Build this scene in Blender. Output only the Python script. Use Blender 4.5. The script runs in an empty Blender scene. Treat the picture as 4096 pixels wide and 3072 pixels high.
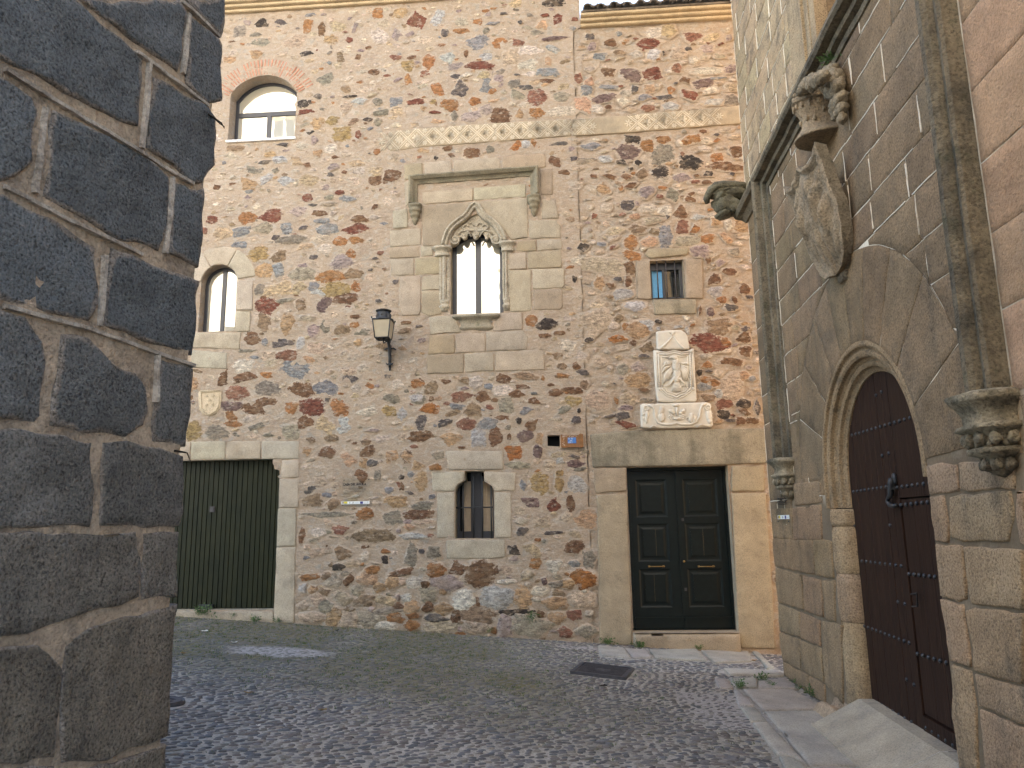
import bpy, math, random
import numpy as np
from mathutils import Vector, noise as MN
from mathutils.geometry import delaunay_2d_cdt
R = math.radians
random.seed(7)
SC = bpy.context.scene
COL = SC.collection
# ------------------------------------------------------------ camera
FPX = 2960.0                      # focal length in pixels of the 4096 px wide photograph
PITCH, ROLL, YAW = R(10.635), R(-.846), R(4.03)
CAM = np.array([0., -10.6, 1.62])
cp, sp, cr, sr = math.cos(PITCH), math.sin(PITCH), math.cos(ROLL), math.sin(ROLL)
_rt, _up, _fw = np.array([1., 0, 0]), np.array([0, -sp, cp]), np.array([0, cp, sp])
_rt, _up = cr * _rt + sr * _up, -sr * _rt + cr * _up
_Z = np.array([[math.cos(YAW), -math.sin(YAW), 0], [math.sin(YAW), math.cos(YAW), 0], [0, 0, 1]])
RT, UP, FW = _Z @ _rt, _Z @ _up, _Z @ _fw
cd = bpy.data.cameras.new('camera'); cam = bpy.data.objects.new('camera', cd); COL.objects.link(cam)
cd.sensor_width = 36; cd.lens = FPX / 4096 * 36; cd.clip_start = .05; cd.clip_end = 400
from mathutils import Matrix
M = Matrix([[RT[i], UP[i], -FW[i], CAM[i]] for i in range(3)] + [[0, 0, 0, 1]])
cam.matrix_world = M
SC.camera = cam
# ------------------------------------------------------------ sky, sun, exposure
SUN_EL, SUN_AZ = R(28), R(50)      # behind the house, over its roof; azimuth from +Y towards +X
w = bpy.data.worlds.new('World'); SC.world = w; w.use_nodes = True
nt = w.node_tree
sky = nt.nodes.new('ShaderNodeTexSky'); sky.sky_type = 'NISHITA'; sky.sun_disc = False
sky.sun_elevation = SUN_EL; sky.sun_rotation = SUN_AZ; sky.altitude = 450
nt.links.new(sky.outputs[0], nt.nodes['Background'].inputs[0])
nt.nodes['Background'].inputs[1].default_value = .125
sl = bpy.data.lights.new('sun', 'SUN'); sl.energy = 4.6; sl.angle = R(.53); sl.color = (1, .93, .82)
so = bpy.data.objects.new('sun', sl); COL.objects.link(so)
S = Vector((math.sin(SUN_AZ) * math.cos(SUN_EL), math.cos(SUN_AZ) * math.cos(SUN_EL), math.sin(SUN_EL)))
so.rotation_euler = S.to_track_quat('Z', 'Y').to_euler(); so.location = (0, 0, 30)
SC.view_settings.view_transform = 'Standard'; SC.view_settings.look = 'None'
SC.view_settings.exposure = 3.08; SC.view_settings.gamma = 1
SC.render.engine = 'CYCLES'
SC.cycles.max_bounces = 8; SC.cycles.diffuse_bounces = 5; SC.cycles.glossy_bounces = 4; SC.cycles.transparent_max_bounces = 8
SC.cycles.use_denoising = True

# ------------------------------------------------------------ frames: a wall plane with its own (a along, b up, h out)
class Fr:
    def __init__(s, O, U, N):
        s.O, s.U, s.N = np.array(O, float), np.array(U, float), np.array(N, float)
    def p(s, a, b, h=0.):
        q = s.O + s.U * a + s.N * h
        return (q[0], q[1], q[2] + b)
    def px(s, u, v, h=0.):         # photo pixel -> (a, b) on the plane standing h proud of this wall
        r = FW + RT * ((u - 2048) / FPX) - UP * ((v - 1536) / FPX)
        t = np.dot(s.O + s.N * h - CAM, s.N) / np.dot(r, s.N)
        q = CAM + r * t - s.O
        return (float(q @ s.U), float(q[2]))
FAC = Fr((0, 0, 0), (1, 0, 0), (0, -1, 0))
RTH = R(1.53)
PAL = Fr((2.45, -1.4, 0), (-math.sin(RTH), -math.cos(RTH), 0), (-math.cos(RTH), math.sin(RTH), 0))
LTH = R(11.3)
PIE = Fr((-2.075, -6.766, 0), (math.sin(LTH), math.cos(LTH), 0), (math.cos(LTH), -math.sin(LTH), 0))
def gz(x, y=0): return .02 - .065 * min(max(x, -9), 4)
def ground(u, v):
    r = FW + RT * ((u - 2048) / FPX) - UP * ((v - 1536) / FPX)
    n = np.array([.065, 0, 1.]); t = np.dot(np.array([0, 0, .02]) - CAM, n) / np.dot(r, n)
    q = CAM + r * t
    return (float(q[0]), float(q[1]))
class Crop:                        # a zoomed region of the photo: origin and scale
    def __init__(s, x, y, k): s.x, s.y, s.k = x, y, k
    def __call__(s, x, y): return (s.x + x / s.k, s.y + y / s.k)
CA, CM, CE, CG = Crop(800, 0, 1.6201), Crop(1700, 0, 2.37), Crop(2200, 0, 1.6589), Crop(2200, 900, 1.8433)
CN, CD, CC, CO, CQ = Crop(1600, 1250, 2.0738), Crop(1000, 1700, 1.8436), Crop(700, 1000, 1.659), Crop(1800, 1900, 2.5523), Crop(1100, 2100, 2.765)
CB, CH, CG8 = Crop(1500, 600, 1.8438), Crop(2200, 1700, 1.659), Crop(640, 1400, 1.3829)
W1, W4, W5, W7, G8, G3 = Crop(2900, 0, 1.382), Crop(3000, 1200, 1.659), Crop(3000, 2100, 1.707), Crop(3450, 1850, 2.212), Crop(2850, 2500, 2.765), Crop(1900, 2300, 1.8433)
P1, P2, P3 = Crop(0, 0, 1.62), Crop(0, 1024, 1.62), Crop(0, 2048, 1.62)
def pts(fr, crop, *xy, h=0.): return [fr.px(*crop(xy[i], xy[i + 1]), h) for i in range(0, len(xy), 2)]

# ------------------------------------------------------------ mesh builder
class MB:
    def __init__(s): s.v, s.f, s.m, s.c, s.sm = [], [], [], [], []
    def add(s, v, f, mat=0, col=(1, 1, 1, 1), smooth=False):
        k = len(s.v); s.v += [tuple(q) for q in v]
        s.c += (list(col) if isinstance(col, list) else [col] * len(v))
        s.f += [tuple(i + k for i in q) for q in f]; s.m += [mat] * len(f); s.sm += [smooth] * len(f)
    def build(s, name, mats, parent=None, base=None):
        me = bpy.data.meshes.new(name)
        b = np.array(base if base is not None else (parent['_base'] if parent is not None else (0, 0, 0)), float)
        me.from_pydata([tuple(np.array(q) - b) for q in s.v], [], s.f)
        for mt in (mats if isinstance(mats, (list, tuple)) else [mats]): me.materials.append(mt)
        me.polygons.foreach_set('material_index', s.m); me.polygons.foreach_set('use_smooth', s.sm)
        at = me.color_attributes.new('Col', 'FLOAT_COLOR', 'POINT')
        at.data.foreach_set('color', np.array(s.c, dtype=np.float32).ravel())
        me.update()
        o = bpy.data.objects.new(name, me); COL.objects.link(o)
        o['_base'] = tuple(float(x) for x in b)
        if parent is not None: o.parent = parent
        else: o.location = b
        return o
def thing(name, label, cat, base, group=None):
    o = bpy.data.objects.new(name, None); COL.objects.link(o); o.location = base; o.empty_display_size = .2
    o['_base'] = tuple(float(x) for x in base); o['label'] = label; o['category'] = cat
    if group: o['group'] = group
    return o
def tag(o, label, cat, group=None):
    o['label'] = label; o['category'] = cat
    if group: o['group'] = group
    return o
def nz(x, y, z=0., k=1.): return MN.noise(Vector((x * k, y * k, z * k)))

def inpoly(P, poly):
    P = np.asarray(P, float); x, y = P[:, 0], P[:, 1]; c = np.zeros(len(P), bool); n = len(poly)
    for i in range(n):
        x1, y1 = poly[i]; x2, y2 = poly[i - 1]
        if y1 == y2: continue
        c ^= ((y1 > y) != (y2 > y)) & (x < (x2 - x1) * (y - y1) / (y2 - y1) + x1)
    return c
def dens(poly, step, closed=True):
    out = []; n = len(poly)
    for i in range(n if closed else n - 1):
        a, b = poly[i], poly[(i + 1) % n]; d = math.dist(a, b); k = max(1, int(math.ceil(d / step)))
        out += [(a[0] + (b[0] - a[0]) * j / k, a[1] + (b[1] - a[1]) * j / k) for j in range(k)]
    if not closed: out.append(poly[-1])
    return out
def area(p): return .5 * sum(p[i - 1][0] * p[i][1] - p[i][0] * p[i - 1][1] for i in range(len(p)))
def ccw(p): return p if area(p) > 0 else p[::-1]
def cdt(outer, holes, step):
    loops = [outer] + holes; V = []; E = []
    for lp in loops:
        k = len(V); n = len(lp); V += [Vector(q) for q in lp]; E += [(k + i, k + (i + 1) % n) for i in range(n)]
    if step:
        xs = [q[0] for q in outer]; ys = [q[1] for q in outer]
        gx = np.arange(min(xs) + step * .5, max(xs), step); gy = np.arange(min(ys) + step * .5, max(ys), step * .87)
        if len(gx) and len(gy):
            X, Y = np.meshgrid(gx, gy); X = X + (np.arange(len(gy)) % 2)[:, None] * step * .5
            rs = np.random.RandomState(3)
            G = np.stack([X.ravel(), Y.ravel()], 1); G = G + rs.uniform(-.18, .18, G.shape) * step
            ok = inpoly(G, outer)
            for hl in holes: ok &= ~inpoly(G, hl)
            B = np.array([q for lp in loops for q in dens(lp, step * .5)])
            G = G[ok]
            if len(G):
                keep = np.ones(len(G), bool)
                for i0 in range(0, len(B), 400):
                    d = ((G[:, None, :] - B[None, i0:i0 + 400, :]) ** 2).sum(2).min(1); keep &= d > (step * .35) ** 2
                V += [Vector(q) for q in G[keep]]
    r = delaunay_2d_cdt(V, E, [], 0, 1e-6)
    vv = [(q[0], q[1]) for q in r[0]]
    C = np.array([[sum(vv[i][0] for i in f) / 3, sum(vv[i][1] for i in f) / 3] for f in r[2]])
    ok = inpoly(C, outer)
    for hl in holes: ok &= ~inpoly(C, hl)
    F = []
    for f, k in zip(r[2], ok):
        if k:
            f = list(f)
            if area([vv[i] for i in f]) < 0: f = f[::-1]
            F.append(tuple(f))
    return vv, F
def flip(fr):                      # does (U, Z, N) form a right handed set?
    return np.dot(np.cross(fr.U, (0, 0, 1)), fr.N) < 0
def ff(fr, F): return [q[::-1] for q in F] if flip(fr) else F
def panel(mb, fr, outer, holes=(), h=0., step=.1, disp=.004, k=5., mat=0, col=(1, 1, 1, 1), colf=None):
    V, F = cdt(ccw(list(outer)), [list(q) for q in holes], step)
    P = [fr.p(a, b, h + disp * (MN.fractal(Vector((a * k, b * k, 1.7)), 1., 2., 3) if disp else 0)) for a, b in V]
    mb.add(P, ff(fr, F), mat, [colf(a, b) for a, b in V] if colf else col, smooth=disp != 0)
def inset(poly, d):
    n = len(poly); out = []
    for i in range(n):
        p0, p1, p2 = poly[i - 1], poly[i], poly[(i + 1) % n]
        e1 = (p1[0] - p0[0], p1[1] - p0[1]); e2 = (p2[0] - p1[0], p2[1] - p1[1])
        l1, l2 = math.hypot(*e1) or 1e-6, math.hypot(*e2) or 1e-6
        nx, ny = -e1[1] / l1 - e2[1] / l2, e1[0] / l1 + e2[0] / l2; ln = math.hypot(nx, ny) or 1e-6
        c = max(.45, ln / 2)
        out.append((p1[0] + nx / ln * d / c, p1[1] + ny / ln * d / c))
    return out
def block(mb, fr, poly, h=.008, col=(.4, .33, .24), mat=0, bev=.012, step=.09, rough=.003, back=-.02, jit=.006, seed=0., dome=0., gap=.004, edge=0.):
    poly = inset(ccw(list(poly)), gap)
    P = dens(poly, step)
    P = [(x + jit * nz(x * 7, y * 7, seed + 3.1), y + jit * nz(x * 7, y * 7, seed + 9.4)) for x, y in P]
    r1, r2 = inset(P, bev * .3), inset(P, bev)
    n = len(P); c4 = (*col[:3], 1.)
    def hh(x, y, e): return h * e + rough * MN.fractal(Vector((x * 6, y * 6, seed)), 1., 2., 4) * (1 if e > .5 else .3)
    V = [fr.p(x, y, back) for x, y in P] + [fr.p(x, y, hh(x, y, .35)) for x, y in P] + [fr.p(x, y, hh(x, y, .8)) for x, y in r1]
    F = []
    for a in range(2):
        for i in range(n):
            j = (i + 1) % n; F.append((a * n + i, a * n + j, (a + 1) * n + j, (a + 1) * n + i))
    vv, f2 = cdt(r2, [], step)
    # bridge ring r1 -> r2 (r2 loop vertices are matched by position)
    idx = {}
    for i, q in enumerate(vv): idx[(round(q[0], 5), round(q[1], 5))] = i
    k = len(V); cx, cy = sum(q[0] for q in r2) / n, sum(q[1] for q in r2) / n
    rad = max(math.dist(q, (cx, cy)) for q in r2) or 1
    V += [fr.p(x, y, hh(x, y, 1.) + dome * max(0, 1 - (math.dist((x, y), (cx, cy)) / rad) ** 2)) for x, y in vv]
    m = [idx.get((round(q[0], 5), round(q[1], 5))) for q in r2]
    cl = c4
    if edge:
        B = np.array(P); cl = [(*col[:3], 0.)] * (2 * n) + [(*col[:3], .08)] * n + [(*col[:3], float(min(1., math.sqrt(((B - np.array(q)) ** 2).sum(1).min()) / edge))) for q in vv]
    for i in range(n):
        j = (i + 1) % n
        if m[i] is not None and m[j] is not None and m[i] != m[j]: F.append((2 * n + i, 2 * n + j, k + m[j], k + m[i]))
    F += [tuple(k + i for i in q) for q in f2]
    mb.add(V, ff(fr, F), mat, cl, smooth=True)
def stone(mb, fr, a, b, w, h, col, proud=.012, amax=1., seed=0., n=16, rot=0., mat=1, sq=2.6):
    rim = []; rnd = random.Random(seed * 977 + a * 31 + b * 57)
    ca, sa = math.cos(rot), math.sin(rot)
    k = rnd.randint(4, 6); o = rnd.uniform(0, 6.28); cor = []
    for i in range(k):
        t = o + 2 * math.pi * (i + rnd.uniform(-.3, .3)) / k; c, s = math.cos(t), math.sin(t)
        r = (abs(c) ** sq + abs(s) ** sq) ** (-1 / sq) * rnd.uniform(.86, 1.16); cor.append((r * c, r * s))
    per = [math.dist(cor[i], cor[(i + 1) % k]) for i in range(k)]; tot = sum(per)
    for i in range(n):
        d = tot * i / n; e = 0
        while d > per[e] and e < k - 1: d -= per[e]; e += 1
        u = d / per[e]; p, q = cor[e], cor[(e + 1) % k]; g = 1 + rnd.uniform(-.06, .06) + .05 * math.sin(math.pi * u)
        x, y = (p[0] + (q[0] - p[0]) * u) * g * w / 2, (p[1] + (q[1] - p[1]) * u) * g * h / 2
        rim.append((a + x * ca - y * sa, b + x * sa + y * ca))
    V = []; C = []; tx, ty = rnd.uniform(-.4, .4), rnd.uniform(-.4, .4)
    for sc, hh, al in ((1.34, -.004, 0.), (1.08, proud * .35, .36), (.80, proud * .9, .68), (.42, proud, .94)):
        for i, (x, y) in enumerate(rim):
            xx, yy = a + (x - a) * sc, b + (y - b) * sc
            tilt = (tx * (xx - a) / max(w, .05) + ty * (yy - b) / max(h, .05)) * proud * .9
            V.append(fr.p(xx, yy, hh + (tilt + rnd.uniform(-.12, .12) * proud if al > 0 else 0))); C.append((*col, al * amax))
    V.append(fr.p(a, b, proud)); C.append((*col, amax))
    F = []
    for k in range(3):
        for i in range(n):
            j = (i + 1) % n; F.append((k * n + i, k * n + j, (k + 1) * n + j, (k + 1) * n + i))
    F += [(3 * n + i, 3 * n + (i + 1) % n, 4 * n) for i in range(n)]
    mb.add(V, ff(fr, F), mat, C, smooth=True)
def bx(mb, fr, a0, a1, b0, b1, h0, h1, mat=0, col=(1, 1, 1, 1)):
    V = [fr.p(a, b, h) for h in (h0, h1) for b in (b0, b1) for a in (a0, a1)]
    F = [(0, 2, 3, 1), (4, 5, 7, 6), (0, 1, 5, 4), (2, 6, 7, 3), (0, 4, 6, 2), (1, 3, 7, 5)]
    mb.add(V, ff(fr, F), mat, col)
def reveal(mb, fr, loop, h0, h1, mat=0, col=(1, 1, 1, 1)):
    loop = ccw(list(loop)); n = len(loop)
    V = [fr.p(a, b, h0) for a, b in loop] + [fr.p(a, b, h1) for a, b in loop]
    mb.add(V, ff(fr, [(i, n + i, n + (i + 1) % n, (i + 1) % n) for i in range(n)]), mat, col)
def plate(mb, fr, poly, h0, h1, holes=(), mat=0, col=(1, 1, 1, 1), back=False):   # a flat board h0..h1 with holes
    poly = ccw(list(poly)); holes = [ccw(list(q)) for q in holes]
    V, F = cdt(poly, holes, 0)
    mb.add([fr.p(a, b, h1) for a, b in V], ff(fr, F), mat, col)
    if back: mb.add([fr.p(a, b, h0) for a, b in V], ff(fr, [q[::-1] for q in F]), mat, col)
    for lp, s in [(poly, 0)] + [(q, 1) for q in holes]:
        n = len(lp); VV = [fr.p(a, b, h0) for a, b in lp] + [fr.p(a, b, h1) for a, b in lp]
        FF = [(i, (i + 1) % n, n + (i + 1) % n, n + i) for i in range(n)]
        if s: FF = [q[::-1] for q in FF]
        mb.add(VV, ff(fr, FF), mat, col)
def sweep(mb, fr, path, prof, mat=0, col=(1, 1, 1, 1), closed=False, smooth=False, jit=0.):
    n = len(path); V = []; m = len(prof)
    for i in range(n):
        p1 = path[i]; p0 = path[i - 1] if (i or closed) else None; p2 = path[(i + 1) % n] if (i < n - 1 or closed) else None
        ds = []
        if p0: d = (p1[0] - p0[0], p1[1] - p0[1]); l = math.hypot(*d) or 1e-6; ds.append((d[0] / l, d[1] / l))
        if p2: d = (p2[0] - p1[0], p2[1] - p1[1]); l = math.hypot(*d) or 1e-6; ds.append((d[0] / l, d[1] / l))
        nx, ny = -sum(d[1] for d in ds), sum(d[0] for d in ds); ln = math.hypot(nx, ny) or 1e-6
        c = max(.4, ln / len(ds)); nx, ny = nx / ln / c, ny / ln / c
        jj = jit * MN.noise(Vector((p1[0] * 9, p1[1] * 9, 2.2))) if jit else 0
        V += [fr.p(p1[0] + nx * o, p1[1] + ny * o, h + jj) for o, h in prof]
    F = []
    for i in range(n if closed else n - 1):
        for j in range(m - 1):
            a, b = i * m + j, ((i + 1) % n) * m + j; F.append((a, b, b + 1, a + 1))
    if not closed: F += [tuple(range(m)), tuple(range((n - 1) * m, n * m))[::-1]]
    F = [q[::-1] for q in F]
    if area([(o, h) for o, h in prof]) > 0: F = [q[::-1] for q in F]
    mb.add(V, ff(fr, F), mat, col, smooth=smooth)
def stack(mb, fr, a, secs, h0=0., mat=0, col=(1, 1, 1, 1), pw=8., n=24, smooth=True, wob=0.):
    """loft of half super-ellipse sections (b, half width, projection) standing on the wall"""
    V = []; m = n + 1
    for b, hw, ho in secs:
        for i in range(m):
            t = math.pi * i / n; c, s = math.cos(t), math.sin(t)
            r = (abs(c) ** pw + abs(s) ** pw) ** (-1 / pw)
            k = 1 + wob * MN.noise(Vector((c * 3, s * 3 + a * 5, b * 40)))
            V.append(fr.p(a + r * c * hw * k, b, h0 + r * s * ho * k))
    F = []
    for k in range(len(secs) - 1):
        for i in range(n): p = k * m + i; F.append((p, p + 1, p + m + 1, p + m))
    F += [tuple(range(m))[::-1], tuple(range((len(secs) - 1) * m, len(secs) * m))]
    if secs[-1][0] < secs[0][0]: F = [q[::-1] for q in F]
    F = [q[::-1] for q in F]
    mb.add(V, ff(fr, F), mat, col, smooth=smooth)
def tube(mb, P, r, n=8, mat=0, col=(1, 1, 1, 1), closed=False, smooth=True):
    P = [Vector(q) for q in P]; V = []; k = len(P); rr = r if isinstance(r, (list, tuple)) else [r] * k
    up = None
    for i in range(k):
        d = (P[(i + 1) % k] - P[i - 1]) if closed else (P[min(i + 1, k - 1)] - P[max(i - 1, 0)])
        d.normalize()
        if up is None: up = Vector((0, 0, 1)) if abs(d.z) < .9 else Vector((1, 0, 0))
        x = d.cross(up).normalized(); y = x.cross(d); up = y
        V += [P[i] + (x * math.cos(t) + y * math.sin(t)) * rr[i] for t in (2 * math.pi * j / n for j in range(n))]
    F = [(i * n + j, i * n + (j + 1) % n, ((i + 1) % k) * n + (j + 1) % n, ((i + 1) % k) * n + j) for i in range(k if closed else k - 1) for j in range(n)]
    if not closed: F += [tuple(range(n))[::-1], tuple(range((k - 1) * n, k * n))]
    mb.add(V, F, mat, col, smooth=smooth)
def ell(mb, fr, a, b, h, ra, rb, rh, mat=0, col=(1, 1, 1, 1), n=14, m=8, rot=0., lump=0., seed=0.):
    V = [None]; ca, sa = math.cos(rot), math.sin(rot); V = []
    for i in range(m + 1):
        t = math.pi * i / m
        for j in range(n):
            s = 2 * math.pi * j / n; x, y, z = math.sin(t) * math.cos(s), math.cos(t), math.sin(t) * math.sin(s)
            k = 1 + lump * MN.fractal(Vector((x * 1.7 + seed, y * 1.7, z * 1.7)), 1., 2., 3)
            x, y, z = x * ra * k, y * rb * k, z * rh * k
            V.append(fr.p(a + x * ca - y * sa, b + x * sa + y * ca, h + z))
    F = [(i * n + j, i * n + (j + 1) % n, (i + 1) * n + (j + 1) % n, (i + 1) * n + j) for i in range(m) for j in range(n)]
    mb.add(V, ff(fr, F), mat, col, smooth=True)
def ftube(mb, fr, P, r, **k): tube(mb, [fr.p(*q) for q in P], r, **k)
def text(fr, s, a, b, size, h, mat, name, parent, align='LEFT', sx=1., bold=0.):
    cu = bpy.data.curves.new('t', 'FONT'); cu.body = s; cu.size = size; cu.align_x = align; cu.extrude = .0008; cu.resolution_u = 3; cu.offset = bold
    o = bpy.data.objects.new('t', cu); COL.objects.link(o); bpy.context.view_layer.update()
    me = bpy.data.meshes.new_from_object(o.evaluated_get(bpy.context.evaluated_depsgraph_get()))
    mb = MB(); mb.add([fr.p(a + v.co.x * sx, b + v.co.y, h + v.co.z) for v in me.vertices], [tuple(p.vertices) for p in me.polygons])
    bpy.data.objects.remove(o); bpy.data.curves.remove(cu)
    return mb.build(name, mat, parent)

# ------------------------------------------------------------ materials
class NT:
    def __init__(s, name):
        s.m = bpy.data.materials.new(name); s.m.use_nodes = True; s.t = s.m.node_tree
        s.b = s.t.nodes['Principled BSDF']; s.pos = s.n('ShaderNodeNewGeometry').outputs['Position']
    def n(s, t, **k):
        o = s.t.nodes.new(t)
        for a, b in k.items(): setattr(o, a, b)
        return o
    def l(s, a, b): s.t.links.new(a, b)
    def noise(s, scale, detail=4., rough=.55, vec=None, out=0, dist=0.):
        o = s.n('ShaderNodeTexNoise'); o.inputs['Scale'].default_value = scale; o.inputs['Detail'].default_value = detail
        o.inputs['Roughness'].default_value = rough; o.inputs['Distortion'].default_value = dist
        s.l(vec or s.pos, o.inputs['Vector']); return o.outputs[out]
    def scaled(s, x, y, z):
        o = s.n('ShaderNodeMapping'); o.inputs['Scale'].default_value = (x, y, z); s.l(s.pos, o.inputs['Vector']); return o.outputs[0]
    def ramp(s, f, *st):
        o = s.n('ShaderNodeValToRGB'); e = o.color_ramp.elements
        while len(e) < len(st): e.new(.5)
        for q, (p, c) in zip(e, st): q.position = p; q.color = (*c, 1) if isinstance(c, tuple) else (c, c, c, 1)
        s.l(f, o.inputs[0]); return o.outputs[0]
    def mix(s, f, a, b, mode='MIX'):
        o = s.n('ShaderNodeMix', data_type='RGBA', blend_type=mode)
        for i, x in ((0, f), (6, a), (7, b)):
            if isinstance(x, (int, float)): o.inputs[i].default_value = x
            elif isinstance(x, tuple): o.inputs[i].default_value = (*x[:3], 1)
            else: s.l(x, o.inputs[i])
        return o.outputs[2]
    def math(s, op, a, b=0., clamp=False):
        o = s.n('ShaderNodeMath', operation=op, use_clamp=clamp)
        for i, x in ((0, a), (1, b)):
            if isinstance(x, (int, float)): o.inputs[i].default_value = x
            else: s.l(x, o.inputs[i])
        return o.outputs[0]
    def attr(s):
        o = s.n('ShaderNodeAttribute', attribute_name='Col'); return o.outputs['Color'], o.outputs['Alpha']
    def bump(s, *hs):              # (height, distance) pairs chained
        prev = None
        for h, d in hs:
            o = s.n('ShaderNodeBump'); o.inputs['Distance'].default_value = d; o.inputs['Strength'].default_value = 1.
            s.l(h, o.inputs['Height'])
            if prev is not None: s.l(prev, o.inputs['Normal'])
            prev = o.outputs[0]
        s.l(prev, s.b.inputs['Normal'])
    def done(s, col, rough=.9, spec=.25):
        if isinstance(col, tuple): s.b.inputs['Base Color'].default_value = (*col[:3], 1)
        else: s.l(col, s.b.inputs['Base Color'])
        if isinstance(rough, (int, float)): s.b.inputs['Roughness'].default_value = rough
        else: s.l(rough, s.b.inputs['Roughness'])
        s.b.inputs['Specular IOR Level'].default_value = spec
        return s.m
MORT = (.56, .43, .312)
def mortar_col(t):
    c = t.ramp(t.noise(2.2, 6, .62), (.25, (.47, .355, .265)), (.5, MORT), (.75, (.60, .48, .375)))
    wv = t.n('ShaderNodeVectorMath', operation='ADD'); ns = t.n('ShaderNodeTexNoise'); ns.inputs['Scale'].default_value = 5; ns.inputs['Detail'].default_value = 5; t.l(t.pos, ns.inputs['Vector'])
    sc = t.n('ShaderNodeVectorMath', operation='SCALE'); sc.inputs['Scale'].default_value = .16; t.l(ns.outputs['Color'], sc.inputs[0]); t.l(t.pos, wv.inputs[0]); t.l(sc.outputs[0], wv.inputs[1])
    mp = t.n('ShaderNodeMapping'); mp.inputs['Scale'].default_value = (5.2, 5.2, 9.); t.l(wv.outputs[0], mp.inputs['Vector'])
    v1 = t.n('ShaderNodeTexVoronoi'); v1.inputs['Scale'].default_value = 1.; t.l(mp.outputs[0], v1.inputs['Vector'])
    v2 = t.n('ShaderNodeTexVoronoi', feature='DISTANCE_TO_EDGE'); v2.inputs['Scale'].default_value = 1.; t.l(mp.outputs[0], v2.inputs['Vector'])
    sp = t.n('ShaderNodeSeparateColor'); t.l(v1.outputs['Color'], sp.inputs[0])
    hid = t.ramp(sp.outputs[0], (.0, (.62, .55, .46)), (.25, (.46, .37, .28)), (.45, (.58, .46, .36)), (.6, (.40, .30, .21)), (.75, (.66, .59, .50)), (.9, (.45, .41, .35)))
    k = t.math('MULTIPLY', t.ramp(v2.outputs['Distance'], (.06, 0.), (.16, 1.)), t.ramp(t.noise(7, 6, .7), (.46, 0.), (.60, .8)))
    c = t.mix(k, c, hid)
    c = t.mix(t.ramp(t.noise(13, 6, .68, t.scaled(1, 1, 1.7)), (.50, 0.), (.62, .6)), c, (.66, .57, .46))
    c = t.mix(t.ramp(t.noise(10, 7, .72, t.scaled(1.0, 1.0, 1.6)), (.58, 0.), (.68, .5)), c, (.36, .255, .18))
    c = t.mix(t.ramp(t.noise(31, 6, .75, t.scaled(1, 1, 1.5)), (.62, 0.), (.70, .6)), c, (.21, .155, .115))
    return t.mix(t.ramp(t.noise(75, 3, .6), (.3, .4), (.62, 0.)), c, (.28, .20, .14))
def m_mortar():
    t = NT('lime_mortar'); c = mortar_col(t)
    t.bump((t.noise(13, 8, .72, t.scaled(1, 1, 1.5)), .06), (t.noise(70, 5, .7), .014)); return t.done(c, .95, .15)
def m_rubble():
    t = NT('rubble_stone'); a, al = t.attr()
    c = t.mix(t.ramp(t.noise(13, 6, .66, t.scaled(1, 1, 2.2)), (.36, .0), (.62, 1.)), t.mix(1., a, (.48, .44, .42), 'MULTIPLY'), t.mix(1., a, (1.5, 1.42, 1.32), 'MULTIPLY'))
    c = t.mix(t.ramp(t.noise(6, 5, .65, t.scaled(1, 1, 1.5)), (.50, 0.), (.64, .75)), c, t.mix(.45, a, (.44, .31, .19)))
    c = t.mix(t.ramp(t.noise(9, 7, .74, t.scaled(1, 1, 1.8)), (.55, 0.), (.61, .85)), c, t.mix(.25, (.52, .42, .32), a))
    c = t.mix(t.ramp(t.noise(55, 4, .65), (.33, .55), (.52, 0.)), c, t.mix(1., c, (.3, .27, .25), 'MULTIPLY'))
    e = t.math('ADD', t.math('MULTIPLY', t.math('SUBTRACT', t.noise(8, 7, .66, t.scaled(1, 1, 1.7)), .5), 1.9), t.math('MULTIPLY', t.math('SUBTRACT', t.noise(30, 5, .7, t.scaled(1, 1, 1.5)), .5), .9))
    f = t.ramp(t.math('ADD', al, e), (.33, 0.), (.45, .97))
    c = t.mix(f, mortar_col(t), c)
    t.bump((t.noise(20, 8, .7, t.scaled(1, 1, 1.8)), .040), (t.noise(70, 5, .7), .012)); return t.done(c, .9, .2)
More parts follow.
